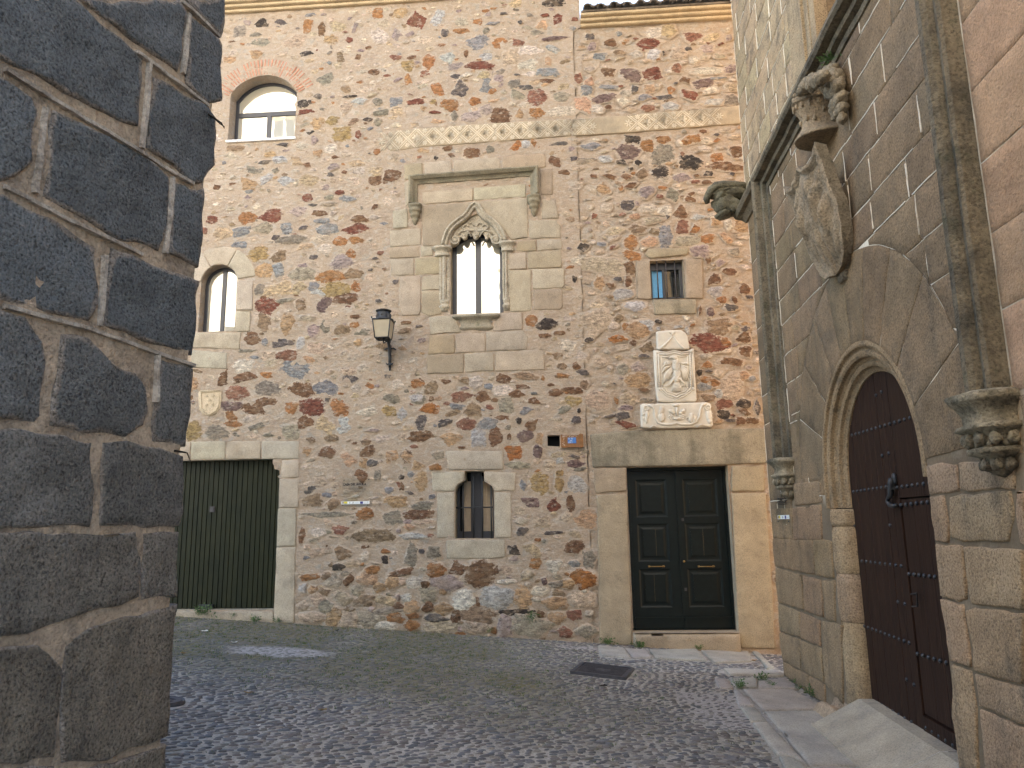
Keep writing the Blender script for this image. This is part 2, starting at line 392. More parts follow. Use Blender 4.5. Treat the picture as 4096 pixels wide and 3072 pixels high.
def m_ashlar(name, speck=95., samt=.6, stain=((.10, .085, .065), .5, 2.2, .56), bump=.008, streak=None, moss=None, warm=None, over=None):
    t = NT(name); a, al = t.attr()
    c = t.mix(t.ramp(t.noise(4, 6, .6), (.3, 0.), (.7, 1.)), t.mix(1., a, (.82, .80, .77), 'MULTIPLY'), t.mix(1., a, (1.14, 1.12, 1.08), 'MULTIPLY'))
    if warm: c = t.mix(t.ramp(t.noise(1.3, 4, .6), (.45, 0.), (.68, warm[1])), c, warm[0])
    sc, sa, ss, st = stain
    c = t.mix(t.ramp(t.noise(ss, 7, .68), (st, 0.), (st + .16, sa)), c, sc)
    if streak: c = t.mix(t.ramp(t.noise(7, 6, .6, t.scaled(1, 1, .10)), (streak[1], 0.), (streak[1] + .16, streak[2])), c, streak[0])
    if moss: c = t.mix(t.ramp(t.noise(6, 6, .65), (moss[1], 0.), (moss[1] + .12, moss[2])), c, moss[0])
    if over:                       # joint mortar smeared raggedly over the block edges
        e = t.math('ADD', al, t.math('ADD', t.math('MULTIPLY', t.math('SUBTRACT', t.noise(8, 7, .7), .5), 1.1), t.math('MULTIPLY', t.math('SUBTRACT', t.noise(2.2, 3, .6), .5), .9)))
        oc = t.mix(t.ramp(t.noise(9, 6, .7), (.42, 0.), (.62, 1.)), tuple(x * .72 for x in over), tuple(x * 1.15 for x in over))
        c = t.mix(t.ramp(e, (.12, 0.), (.32, 1.)), oc, c)
    sp = t.noise(speck, 3, .65)
    c = t.mix(t.ramp(sp, (.34, samt), (.50, 0.)), c, t.mix(1., c, (.30, .29, .28), 'MULTIPLY'))
    c = t.mix(t.ramp(sp, (.56, 0.), (.72, samt)), c, t.mix(1., c, (1.6, 1.55, 1.45), 'MULTIPLY'))
    t.bump((t.noise(11, 7, .65), bump * 2.2), (sp, bump * .8)); return t.done(c, .92, .2)
MAT = {}
MAT['mortar'] = m_mortar(); MAT['rubble'] = m_rubble()
MAT['ash'] = m_ashlar('granite_ashlar', 90, .5, ((.17, .14, .10), .5, 3.2, .55), .006)
MAT['lintel'] = m_ashlar('stained_lintel', 80, .55, ((.13, .115, .085), .75, 2.3, .47), .006, streak=((.16, .14, .10), .5, .5))
MAT['palace'] = m_ashlar('weathered_granite', 72, .7, ((.085, .072, .056), .62, 1.5, .53), .009, streak=((.10, .085, .065), .54, .42), warm=((.38, .25, .14), .5))
MAT['mossy'] = m_ashlar('mossy_moulding', 70, .5, ((.12, .11, .08), .6, 5., .50), .010, moss=((.14, .15, .075), .56, .4), streak=((.12, .105, .08), .55, .4))
MAT['palace_upper'] = m_ashlar('lichened_granite', 55, .6, ((.12, .10, .075), .7, 5.5, .50), .008, warm=((.42, .29, .17), .6))
MAT['dark_mould'] = m_ashlar('weathered_mould', 55, .6, ((.055, .05, .04), .75, 3.5, .47), .012, moss=((.085, .09, .05), .55, .4), streak=((.06, .055, .042), .5, .5))
MAT['carved'] = m_ashlar('carved_granite', 60, .6, ((.11, .095, .07), .65, 6., .53), .014)
MAT['pier'] = m_ashlar('dark_granite', 74, .9, ((.07, .068, .066), .5, 2.4, .52), .020, over=(.29, .25, .215))
MAT['piermortar'] = m_ashlar('pier_mortar', 50, .45, ((.15, .12, .095), .65, 5., .48), .014)
MAT['joint'] = m_ashlar('white_pointing', 60, .2, ((.30, .24, .17), .8, 2.5, .52), .004)
MAT['stucco'] = m_ashlar('pink_stucco', 70, .35, ((.24, .165, .11), .45, 1.6, .52), .010)
MAT['marble'] = m_ashlar('white_marble', 120, .10, ((.50, .40, .30), .38, 7., .56), .002)
MAT['slab'] = m_ashlar('paving_granite', 85, .45, ((.20, .185, .17), .45, 2.5, .5), .005)
def simple(name, col, rough=.5, spec=.5, metal=0., var=.25, vs=30., bump=0., bs=60.):
    t = NT(name)
    c = t.mix(t.ramp(t.noise(vs, 4, .6), (.3, 0.), (.7, 1.)), tuple(x * (1 - var) for x in col), tuple(x * (1 + var) for x in col))
    if bump: t.bump((t.noise(bs, 4, .6), bump))
    t.b.inputs['Metallic'].default_value = metal
    return t.done(c, rough, spec)
MAT['iron'] = simple('black_iron', (.022, .023, .026), .55, .5, 0, .3, 40, .001)
MAT['frame'] = simple('charcoal_frame', (.035, .035, .042), .4, .5, 0, .1)
MAT['green'] = simple('dark_green_paint', (.0032, .0066, .0062), .42, .28, 0, .4, 14, .0012, 25)
def m_garage():
    t = NT('green_sheet_metal')
    c = t.mix(t.ramp(t.noise(5, 5, .6, t.scaled(1, 1, .3)), (.3, 0.), (.7, 1.)), (.0080, .0108, .0034), (.0165, .0185, .0055))
    c = t.mix(t.ramp(t.noise(60, 2, .5), (.71, 0.), (.74, .3)), c, (.09, .095, .07))
    t.bump((t.noise(6, 4, .5), .003)); return t.done(c, t.ramp(t.noise(9, 4, .6), (.3, .45), (.7, .62)), .22)
MAT['garage'] = m_garage()
def m_wood():
    t = NT('dark_brown_boards')
    c = t.ramp(t.noise(5, 6, .6, t.scaled(9, 9, .5)), (.3, (.016, .0072, .0046)), (.55, (.030, .0135, .0080)), (.75, (.048, .022, .013)))
    t.bump((t.noise(8, 6, .6, t.scaled(8, 8, .5)), .004)); return t.done(c, .6, .16)
MAT['wood'] = m_wood()
MAT['brass'] = simple('aged_brass', (.26, .17, .065), .4, .5, .8, .3)
MAT['stud'] = simple('iron_studs', (.035, .037, .042), .45, .6, .3, .3)
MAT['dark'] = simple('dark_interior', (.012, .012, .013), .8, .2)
MAT['beige'] = simple('beige_curtain', (.42, .33, .24), .9, .1, 0, .12, 9)
MAT['brown_box'] = simple('brown_painted_metal', (.24, .105, .032), .5, .4, 0, .25, 25)
MAT['pale_chip'] = simple('chipped_paint', (.55, .47, .38), .9, .1)
MAT['blue'] = simple('blue_tile', (.045, .16, .45), .35, .5, 0, .1)
MAT['white'] = simple('white_paint', (.72, .73, .70), .6, .3, 0, .05)
MAT['black'] = simple('black_lettering', (.02, .015, .015), .7, .2)
MAT['yellow'] = simple('yellow_print', (.62, .52, .05), .6, .3, 0, .05)
MAT['navy'] = simple('navy_print', (.03, .03, .20), .6, .3)
MAT['grey'] = simple('grey_print', (.35, .38, .38), .7, .2)
MAT['maroon'] = simple('maroon_print', (.17, .06, .05), .7, .2)
MAT['castiron'] = simple('cast_iron', (.060, .055, .058), .6, .5, .2, .35, 18, .002)
MAT['tile'] = simple('weathered_roof_tile', (.17, .14, .11), .9, .2, 0, .6, 9, .006)
MAT['brick'] = simple('red_brick', (.45, .22, .14), .9, .2, 0, .3, 14, .004)
MAT['cream'] = simple('cream_render', (.72, .66, .57), .9, .2, 0, .08, 1.2, .004)
MAT['leaf'] = simple('weed_leaf', (.075, .13, .035), .7, .3, 0, .4, 25)
MAT['dry'] = simple('dry_leaf', (.30, .20, .09), .85, .2, 0, .3, 50)
MAT['twig'] = simple('dark_twig', (.03, .025, .02), .9, .1)
MAT['litter'] = simple('pale_litter', (.62, .58, .50), .8, .2)
def m_glass(name, tint, refl, base, rough=.02):    # coated double glazing: a mirror-like skin over the pale blind right behind it
    t = NT(name); t.t.nodes.remove(t.b)
    d = t.n('ShaderNodeBsdfDiffuse'); d.inputs[0].default_value = (*base, 1)
    g = t.n('ShaderNodeBsdfGlossy'); g.inputs['Color'].default_value = (*tint, 1); g.inputs['Roughness'].default_value = rough
    b = t.n('ShaderNodeBump'); b.inputs['Distance'].default_value = .004; b.inputs['Strength'].default_value = .25; t.l(t.noise(2.2, 2, .5), b.inputs['Height']); t.l(b.outputs[0], g.inputs['Normal'])
    m = t.n('ShaderNodeMixShader'); m.inputs[0].default_value = refl; t.l(d.outputs[0], m.inputs[1]); t.l(g.outputs[0], m.inputs[2])
    t.l(m.outputs[0], t.t.nodes['Material Output'].inputs[0]); return t.m
MAT['pane'] = m_glass('coated_window_glass', (1., .97, .90), .30, (.46, .425, .34))
MAT['darkpane'] = m_glass('dark_window_glass', (.9, .95, 1.), .10, (.012, .013, .015))
MAT['lampglass'] = simple('frosted_lamp_glass', (.40, .335, .235), .5, .4, 0, .08, 8)
def m_clear():
    t = NT('clear_acrylic'); t.t.nodes.remove(t.b)
    a = t.n('ShaderNodeBsdfTransparent'); a.inputs[0].default_value = (.96, .97, .96, 1)
    g = t.n('ShaderNodeBsdfGlossy'); g.inputs['Roughness'].default_value = .08
    m = t.n('ShaderNodeMixShader'); m.inputs[0].default_value = .05; t.l(a.outputs[0], m.inputs[1]); t.l(g.outputs[0], m.inputs[2])
    t.l(m.outputs[0], t.t.nodes['Material Output'].inputs[0]); return t.m
MAT['clear'] = m_clear()
def m_vcol(name, rough=.85, spec=.25, k=60., bump=.006, lo=.62, hi=1.35):
    t = NT(name); a, al = t.attr()
    c = t.mix(t.ramp(t.noise(k, 5, .65), (.28, 0.), (.72, 1.)), t.mix(1., a, (lo, lo, lo), 'MULTIPLY'), t.mix(1., a, (hi, hi, hi), 'MULTIPLY'))
    t.bump((t.noise(k * .5, 6, .65), bump * 1.6), (t.noise(k * 2, 4, .65), bump * .5)); return t.done(c, rough, spec)
MAT['cobble'] = m_vcol('river_cobble', .62, .35, 70, .006, .7, 1.3)
MAT['bed'] = m_vcol('cobble_mortar', .95, .15, 38, .016, .62, 1.35)
MAT['grass'] = m_vcol('tiny_grass', .8, .2, 60, .0)
#NEXT
# ------------------------------------------------------------ rubble stones read off the photograph, crop by crop
PALT = dict(r=(.185, .066, .045), r2=(.24, .115, .08), o=(.335, .165, .07), o2=(.43, .29, .17), o3=(.50, .33, .22), O=(.36, .15, .05), b=(.175, .097, .055), b2=(.26, .185, .12),
            y=(.35, .25, .12), y2=(.48, .38, .25), g=(.24, .22, .18), g2=(.35, .31, .24), s=(.24, .25, .265), s1=(.45, .45, .445), k=(.045, .038, .036), k2=(.11, .10, .10),
            p=(.31, .25, .245), p2=(.42, .34, .32), p3=(.16, .11, .105), w=(.60, .54, .46), w2=(.48, .40, .30), W=(.66, .63, .57), t=(.46, .37, .27), t2=(.50, .40, .30), c1=(.60, .51, .41), c2=(.55, .47, .38), c3=(.57, .46, .35), c4=(.49, .43, .36))
ST = {
'A': "1405 132 110 100 r;1545 110 90 95 s1;1590 215 45 45 k2;1275 230 60 75 p;395 155 85 50 k;695 170 80 85 o;785 185 40 75 b;715 98 65 18 s;1155 85 65 60 o;1005 175 45 50 p;900 170 85 60 y2;255 205 75 60 g;305 150 40 35 p;365 225 65 25 g;620 270 110 90 t;850 258 75 50 o2;965 258 45 30 r;1165 235 110 80 w;1300 85 75 60 o2;390 275 100 40 g;690 348 70 28 k;775 327 40 16 r;900 375 60 55 b2;1025 370 50 28 b;1265 373 75 30 r2;1480 403 65 80 o;1350 425 70 60 y;1130 467 75 28 b;1600 375 90 60 s1;195 388 65 40 o2;365 352 75 50 o2;810 505 90 70 g;1350 515 45 60 o;1215 492 50 18 r;945 580 60 45 b2;765 625 45 35 k2;970 625 70 20 k;675 670 85 45 k;680 728 105 35 r;1150 660 55 40 g;1265 660 80 55 s;1405 660 95 40 r;1510 662 40 30 y;1620 680 110 70 o;1545 585 100 70 o;945 705 70 90 t2;1030 655 80 40 s1;1170 735 95 40 g;1268 740 80 75 y2;1085 775 50 25 k;1155 795 55 60 g2;860 780 70 50 y;995 790 60 45 b2;765 795 70 75 o2;925 868 105 90 y;1025 875 35 45 r;720 860 50 25 k;740 910 50 50 p2;850 965 75 50 w;760 990 60 45 o2;875 1020 45 20 b;540 938 75 25 k2;230 960 130 30 b2;415 1052 80 22 k2;620 1045 80 45 y2;515 1035 80 40 s1;1020 1060 90 40 y2;865 1085 70 40 p;360 1100 90 40 g;490 1105 40 30 g;935 1115 30 20 r;1035 1108 70 45 w;845 1130 40 20 k2;1130 1170 70 60 b;1250 1145 95 75 b;710 1165 110 60 y2;435 1160 80 65 s1;560 1170 90 50 s1;320 1185 85 90 o2;105 1210 50 30 b;195 1195 65 18 b;905 1248 55 28 r;700 1280 65 45 r;840 1280 60 30 g;955 1290 90 35 s;835 1325 90 22 g2;730 1328 45 15 k2;640 1370 100 50 p2;780 1383 80 35 b;465 1400 125 80 r;300 1410 105 80 o;80 1425 70 45 r;1035 1418 85 40 b;795 1435 80 28 s;670 1475 55 22 k2;820 1490 130 60 s;1000 1490 155 70 r;555 1480 110 65 s;410 1480 110 70 g2;270 1505 100 70 s;155 1515 115 65 y2;905 1565 90 55 o;1015 1560 90 45 o;590 1555 150 50 g;270 1585 100 40 s;680 1600 100 30 y2;805 1615 80 60 w;385 1635 80 70 y;980 1640 60 50 o",
'M': "860 40 90 60 y2;1210 25 190 60 k;650 80 60 25 o;505 215 75 60 o;650 225 130 30 s;905 215 50 35 k2;745 135 70 30 k2;990 145 60 40 g;1140 145 100 28 r;1260 200 70 95 r;1110 240 95 85 o3;1420 185 70 40 r2;580 295 60 50 g;345 295 110 60 o;970 270 80 50 g2;1240 365 230 40 p3;500 400 175 115 s;705 410 105 75 o;885 405 90 70 r2;1000 480 200 80 w;1215 470 130 90 s1;390 510 40 55 b;595 540 130 60 s1;500 625 230 60 r;800 560 130 130 t2;980 610 130 100 w;1165 580 60 70 o3;1165 690 180 80 s;1155 768 120 35 b;715 680 80 55 g;560 710 110 60 y2;385 720 110 50 w;325 840 130 140 k2;580 820 110 110 s;705 810 90 45 p;855 790 95 70 g;955 830 120 35 k2;865 895 130 85 g2;1065 920 165 140 r2;1290 920 150 80 g2;640 870 60 50 o;470 960 110 60 o;230 985 150 80 y;85 975 60 60 o2;655 955 100 30 o3;580 1040 110 80 p2;100 1068 90 28 r;720 1095 160 125 b;895 1080 80 85 o2;1055 1070 135 75 o;1290 1060 230 90 w;450 1110 150 90 p2;275 1100 60 90 g;130 1150 120 60 o3;870 1380 110 95 O;1270 1362 145 38 k2;1035 1360 45 80 o;960 1370 70 70 s1;455 1450 130 75 b;250 1475 80 35 b;215 1408 80 40 b;105 1498 50 35 k;620 1420 60 55 g;1230 1530 100 100 b;1315 1635 100 40 b",
'E': "265 245 55 35 k2;400 285 65 45 b;460 225 35 30 s;280 310 50 45 p;655 295 145 55 r;945 245 110 60 r2;705 215 120 70 w;780 205 80 70 y2;1050 290 30 15 r;1130 293 40 25 r;1190 250 60 30 p;1040 320 75 50 p2;920 322 35 25 k2;690 360 80 60 s1;330 375 80 50 s;570 360 70 50 w;850 360 80 60 t2;755 355 22 30 k;955 400 50 40 w;840 450 60 50 r2;540 500 110 75 p3;690 495 125 80 r;385 480 80 50 b;1040 470 150 40 w;895 535 60 40 b;1020 555 120 50 p3;1110 520 110 20 s;240 600 75 60 s;390 580 110 40 s;565 590 50 50 k2;470 573 35 14 r;190 520 50 60 r2;265 545 60 50 o3;660 590 60 50 o3;805 600 50 40 o;930 628 80 70 r;370 652 140 45 p3;630 648 80 35 s;770 645 110 30 k2;490 670 75 50 w;1060 610 90 45 w;1085 680 130 40 s1;1215 665 90 70 g;650 720 80 40 r2;800 705 90 45 s1;320 725 60 50 w;220 700 90 110 o3;555 920 90 55 k;645 970 75 75 o;520 1008 150 75 p3;740 1020 140 115 g;750 925 80 45 o;940 925 110 50 o;270 970 125 45 s;475 1080 60 35 k;585 1080 40 35 k;935 1078 150 80 k;537 1122 32 20 k;1240 1008 75 65 b;1105 930 40 25 o;1110 1045 90 50 o;1170 1105 210 60 b;725 1140 95 60 k;610 1150 75 65 b2;400 1175 80 40 b;505 1172 65 32 b;290 1167 35 20 b;875 1180 100 50 p;1050 1155 70 30 k;1045 1213 65 28 b;970 1168 30 22 b;230 1065 110 40 g2;365 1055 80 40 s1;535 1228 75 30 b;470 1250 30 35 o;640 1270 80 80 p;350 1260 95 75 o2;745 1248 50 18 o;815 1300 70 65 g;728 1300 35 30 r2;515 1362 75 55 k2;650 1380 100 45 w;295 1432 35 35 r2;765 1400 80 55 w;870 1410 75 80 b;930 1325 65 40 b;560 1435 60 30 o3;680 1460 100 35 g2;990 1440 90 35 s1;875 1512 80 100 r2;960 1520 55 50 o;575 1515 100 55 b2;690 1540 60 50 b2;770 1565 70 110 s;905 1600 140 60 g2;1045 1583 65 55 o;1165 1580 110 60 o3;535 1605 75 80 o;650 1605 100 60 o3;1275 1500 90 80 o2;1185 1490 40 60 w;345 1620 50 25 s;220 1640 60 45 k",
'G': "605 220 110 70 o;585 320 65 85 b;580 415 45 70 b;505 400 50 25 k2;360 430 60 80 o2;445 450 50 40 b;545 510 110 60 s1;375 300 300 100 w2;180 395 40 45 k;1105 195 120 75 p;1210 400 75 80 b;1325 345 80 50 b;1225 490 100 70 s1;1435 470 65 60 b;1165 255 35 40 b;1335 610 90 45 k2;1185 640 50 70 p3;1105 630 25 60 b;1265 550 55 40 o;1360 550 40 45 b;1245 755 165 85 b2;1165 875 200 110 r;1340 1010 130 65 b;1155 1030 85 45 o;1170 1078 50 18 k2;1100 1090 35 45 k;1340 1200 140 150 t2;1290 1315 100 65 r2;1430 1320 90 60 k;1285 1400 80 60 k;1435 1375 85 50 b;1530 1350 50 90 k2;1410 1445 60 55 b;1490 1440 90 40 b;1150 970 75 30 w;1140 1140 70 40 o;1130 1190 80 50 s;1245 1240 60 50 s1;1165 1275 90 45 b2;1220 1165 60 50 o;1430 1110 60 60 o3;1430 830 100 70 b;1440 930 80 70 b;1290 870 70 60 o;620 600 130 60 s1;510 690 50 50 b2;650 780 150 110 o2;565 755 60 70 o;705 745 100 90 s1;800 712 45 28 k;490 840 130 60 O;280 848 50 35 k;130 885 110 70 w;720 900 85 75 b2;690 965 70 25 k2;330 690 170 150 w2;55 960 55 50 b2;540 1060 70 80 g2;665 1045 110 60 p2;85 1110 85 30 b2;195 1040 45 45 b;650 1150 160 90 o2;690 1215 65 28 b;250 1180 60 60 b2;45 1235 90 50 b;170 1220 125 45 b;170 1295 105 65 y;485 1290 30 60 o;575 1275 85 80 t2;345 1290 150 120 t2;715 1290 90 30 g;560 1468 150 50 r;445 1410 80 20 k2;215 1370 25 35 k;195 1440 60 50 k2;800 765 30 25 s1;950 752 60 25 s1;1015 780 25 50 s1",
'N': "45 85 70 25 b;160 112 55 22 k2;40 150 80 40 b2;1090 70 85 75 o;1220 95 150 80 k;1195 195 95 35 b;1320 170 80 40 b;1565 230 65 35 k2;1390 270 110 80 w;1305 355 65 35 b;1465 450 60 45 b;1345 450 100 45 b2;150 580 105 65 b;255 630 120 85 b2;380 572 70 35 b;535 565 85 60 b2;635 580 110 90 w;735 615 70 45 s;860 550 120 80 b;1035 530 180 55 b2;1185 545 30 45 o;1345 525 85 35 o;1020 615 90 35 b;1250 600 60 20 b;845 650 135 75 w;975 670 130 55 b;1110 672 40 28 s;1295 665 105 60 b;1430 650 150 40 o;1110 735 80 50 b;150 712 110 70 g;260 717 40 35 b;325 715 55 40 o3;505 700 160 80 r2;680 695 130 80 b;790 725 55 28 b;890 770 140 120 g2;240 795 145 70 O;480 775 105 55 s;435 838 110 45 b2;610 805 140 95 b2;745 785 60 40 r2;1045 815 110 60 s;855 872 110 35 b;990 900 45 45 k;1100 930 140 80 b;180 910 85 100 k2;375 915 100 60 k2;545 930 130 95 r2;725 920 155 95 s;900 955 50 40 g;800 1030 95 140 b;650 1040 160 125 s1;430 1045 140 90 o2;175 1025 170 75 b;1040 1030 130 80 p3;1160 1040 50 80 o2;905 1035 28 50 b;515 1120 65 20 b;945 1160 145 105 O;1145 1155 65 95 p3;980 1270 185 55 g2;50 1195 75 95 o2;320 1180 80 80 g2;290 1280 90 55 o;150 1270 90 70 o2;1440 1195 75 35 k2;1455 1255 110 55 p3;1500 1298 80 35 g;1330 1230 55 55 s1;1250 1265 80 60 t2;1325 1390 75 170 y;1160 1420 120 150 y;1020 1430 50 75 s;1470 1420 130 140 s1;175 1390 80 150 o2;15 1440 40 60 b;1065 1570 155 75 p3;1280 1600 105 105 r;1415 1585 70 110 b;1565 1570 130 85 s;185 1600 145 60 g;265 1530 55 35 s;20 1550 60 80 o2",
'D': "570 205 110 85 b;425 195 65 60 o2;865 195 95 70 b;1045 225 85 80 o2;1155 235 65 90 b2;850 125 60 45 p3;445 110 65 40 b2;600 100 90 35 b2;910 280 80 45 k2;830 280 55 75 o2;730 260 100 90 o3;940 370 45 80 g;820 375 80 85 b;520 425 75 60 t2;640 450 60 60 t2;1115 385 45 30 k;1100 445 40 40 r2;1025 480 55 40 s;570 515 60 35 s;470 560 150 80 b2;620 580 90 80 b2;570 660 320 40 g;850 655 110 70 o;1080 560 160 70 o2;665 772 125 60 r2;930 820 300 80 b2;500 795 110 55 w;380 820 40 85 b;1065 680 120 110 g;1175 755 75 45 o3;1200 820 160 40 s1;515 935 160 60 t2;680 940 110 80 b2;410 980 45 25 s;655 1050 85 45 k;1000 930 65 30 o;1000 990 50 55 k;1190 950 100 150 g;1355 930 95 80 g;850 970 50 60 w;1120 1088 160 50 b;1370 1070 130 90 o;1535 1060 130 90 b;1700 1110 190 160 b;1330 815 40 30 r2;1250 660 190 60 b;1270 600 120 55 g",
'C': "555 30 110 80 y;690 40 90 60 b2;920 45 55 25 k2;1170 25 60 55 o;1105 80 120 80 p;590 135 100 85 o2;685 130 65 80 s;840 160 130 70 g2;1030 175 145 80 o;1065 255 165 85 y;1195 155 100 60 b2;690 255 150 90 y2;820 250 110 80 y2;565 260 60 70 g;925 240 55 50 s;950 285 95 50 s1;1200 245 50 60 o;605 370 130 95 r;985 365 100 85 p3;835 360 75 80 b2;735 335 100 25 g;1135 325 130 60 b;585 480 80 110 b2;740 490 75 120 o2;885 450 100 40 g2;1000 510 60 70 g;910 535 65 65 p;1105 530 90 60 b2;1195 500 55 45 o;1200 445 60 30 b;1240 545 80 40 g;510 590 90 80 b;600 610 35 45 s;720 620 100 45 k2;835 620 50 70 s1;1215 612 50 40 o2;480 668 110 25 g;750 700 110 65 r2;530 712 50 22 s;795 790 150 110 s;460 770 110 70 w;880 725 80 40 o2;935 660 120 70 t2;320 855 65 90 b;470 850 150 80 b;610 830 75 40 o;400 950 140 85 r2;610 915 150 80 g;840 925 145 85 b;1000 915 140 85 s;1155 860 100 50 k2;1285 900 70 50 o;370 1035 120 50 p3;575 1040 220 110 b;370 1105 80 60 o;780 1050 90 80 o;915 1045 130 95 r;1090 1050 110 95 o;860 1150 105 100 b;990 1165 105 120 y2;1120 1165 85 95 s1;285 1210 120 80 g;120 1200 90 110 y;110 890 80 90 o2;100 985 40 35 b;770 1205 90 90 g2;620 1225 70 28 g;540 1170 80 45 g;385 1155 90 35 o;900 1260 60 35 b2;1040 1250 90 40 b2;1275 1070 120 70 w;1425 1070 90 60 y;1440 990 110 60 g;1490 890 75 70 w;1610 885 80 50 o;1610 985 80 45 s1;1510 1090 60 80 s1;1265 1275 55 40 b2",
'O': "725 470 110 60 w;740 575 100 70 k2;1060 590 180 40 k2;890 660 60 35 o;660 770 135 90 k;850 770 170 130 y2;1280 735 170 120 b;1415 845 110 180 g;1270 905 100 70 s;1065 930 150 120 w;1385 450 170 170 o3;960 470 160 110 t2;1370 1060 220 240 O;870 905 110 90 o;955 1085 75 60 p3;575 1088 155 45 W;1085 1120 150 60 g;920 1180 150 90 w;470 965 45 70 b;580 980 150 120 t2;740 1260 180 190 o2;480 1250 290 200 s1;1060 1310 280 110 o2;660 1400 340 55 k;150 1270 200 170 W;290 1290 50 100 b;265 1430 320 150 b2;270 1560 270 110 t2;840 1550 340 220 g2;560 1560 120 200 p2;450 1590 60 70 o;1170 1600 150 110 r2;1270 1430 130 90 r2;1080 1460 160 100 o2;1380 1600 200 120 g2;60 1440 80 110 b;1340 1280 230 160 t2;1110 1210 100 90 b2;930 1420 70 60 b",
'Q': "390 575 200 55 o;570 570 100 80 b2;810 605 110 110 b;660 610 160 140 g2;1035 600 190 130 o3;1300 640 140 120 o2;1540 640 150 100 w;1660 655 90 80 b;1900 640 350 150 p;1700 770 190 160 g2;1450 800 140 80 W;1215 840 200 110 y2;1370 895 110 70 b;990 840 190 120 b2;760 810 210 160 w2;480 830 180 180 t2;560 900 130 120 g2;400 1020 250 110 t2;650 1010 160 200 o2;810 1050 190 150 w2;830 930 110 60 b2;1060 1040 300 140 g2;1210 1110 220 80 w;1330 1030 150 110 o;1260 950 330 80 g2;1510 910 160 120 o2;1520 1000 140 70 o;1690 900 110 100 b;1860 920 200 130 o2;1780 1030 230 90 k2;1830 1130 340 150 w2;1990 1020 80 130 b;1510 1110 130 110 o;910 720 120 110 g2;1150 690 130 90 o2;540 740 130 80 b2;320 700 90 90 s1;420 720 90 90 o2;320 900 110 80 w2"}
CROPS = dict(A=CA, M=CM, E=CE, G=CG, N=CN, D=CD, C=CC, O=CO, Q=CQ)
STONES = []
for key, lst in ST.items():
    cr_ = CROPS[key]
    for it in lst.split(';'):
        x, y, ww, hh, cc = it.split(); x, y, ww, hh = float(x), float(y), float(ww), float(hh)
        a, b = FAC.px(*cr_(x, y)); a1, _ = FAC.px(*cr_(x + ww / 2, y)); a0, _ = FAC.px(*cr_(x - ww / 2, y))
        _, b1 = FAC.px(*cr_(x, y + hh / 2)); _, b0 = FAC.px(*cr_(x, y - hh / 2))
        STONES.append((a, b, abs(a1 - a0), abs(b0 - b1), cc))

# ------------------------------------------------------------ openings and ashlar of the two houses (outlines on the facade plane)
XJ = .31                                         # the vertical joint between the two houses
def rect(a0, a1, b0, b1): return [(a0, b0), (a1, b0), (a1, b1), (a0, b1)]
def arc3(p, q, r, n):                            # circular arc through three points
    ax, ay = p; bx_, by = q; cx, cy = r
    d = 2 * (ax * (by - cy) + bx_ * (cy - ay) + cx * (ay - by))
    ux = ((ax * ax + ay * ay) * (by - cy) + (bx_ * bx_ + by * by) * (cy - ay) + (cx * cx + cy * cy) * (ay - by)) / d
    uy = ((ax * ax + ay * ay) * (cx - bx_) + (bx_ * bx_ + by * by) * (ax - cx) + (cx * cx + cy * cy) * (bx_ - ax)) / d
    rad = math.dist(p, (ux, uy)); t0, t1 = math.atan2(ay - uy, ax - ux), math.atan2(cy - uy, cx - ux)
    return [(ux + rad * math.cos(t0 + (t1 - t0) * i / n), uy + rad * math.sin(t0 + (t1 - t0) * i / n)) for i in range(n + 1)], (ux, uy, rad)
# upper arched window
a0, zb = FAC.px(*CA(180, 915)); a1, _ = FAC.px(*CA(620, 760)); _, zs = FAC.px(*CA(400, 603)); _, za = FAC.px(*CA(430, 487))
UW_arc, UWc = arc3((a1, zs), ((a0 + a1) / 2, za), (a0, zs), 18)
UW = [(a0, zb), (a1, zb)] + UW_arc; UWb = (a0, a1, zb, zs, za)
# small arched window
a0, zb = FAC.px(*CC(152, 545)); a1, _ = FAC.px(*CC(405, 360)); _, zs = FAC.px(*CC(280, 205)); _, za = FAC.px(*CC(290, 98))
SW_arc, SWc = arc3((a1, zs), ((a0 + a1) / 2, za), (a0, zs), 16)
SW = [(a0, zb), (a1, zb)] + SW_arc; SWb = (a0, a1, zb, zs, za)
# gothic window opening (behind hood and tracery)
a0, zb = FAC.px(*CB(557, 1213)); a1, _ = FAC.px(*CB(945, 900)); _, zs = FAC.px(*CB(750, 640)); _, za = FAC.px(*CB(750, 470))
ac = (a0 + a1) / 2
GW = [(a0, zb), (a1, zb), (a1, zs), (a1 - .06, zs + .13), (ac + .16, zs + .30), (ac, za), (ac - .16, zs + .30), (a0 + .06, zs + .13), (a0, zs)]; GWb = (a0, a1, zb, zs, za)
# lower barred window
LWp = pts(FAC, CD, 1513, 836, 1799, 836, 1797, 480, 1784, 452, 1760, 434, 1726, 416, 1724, 340, 1584, 340, 1584, 412, 1560, 424, 1536, 440, 1520, 462, 1513, 490)
# garage, niche
g0, gb = FAC.px(*CG8(20, 1441)); g1, _ = FAC.px(*CG8(648, 1000)); _, gt = FAC.px(*CG8(400, 606))
gsc = pts(FAC, CG8, 657, 715, 650, 700, 662, 690, 660, 668, 648, 660, 634, 660, 630, 640, 624, 628, 624, 606)
GA = [(g0 - 1.2, gb), (g1, gb)] + [(g1 + .012, gsc[0][1])] + gsc[1:-1] + [(gsc[-1][0], gt), (g0 - 1.2, gt)]
NI = pts(FAC, CN, 1222, 1106, 1325, 1112, 1325, 1016, 1222, 1018)
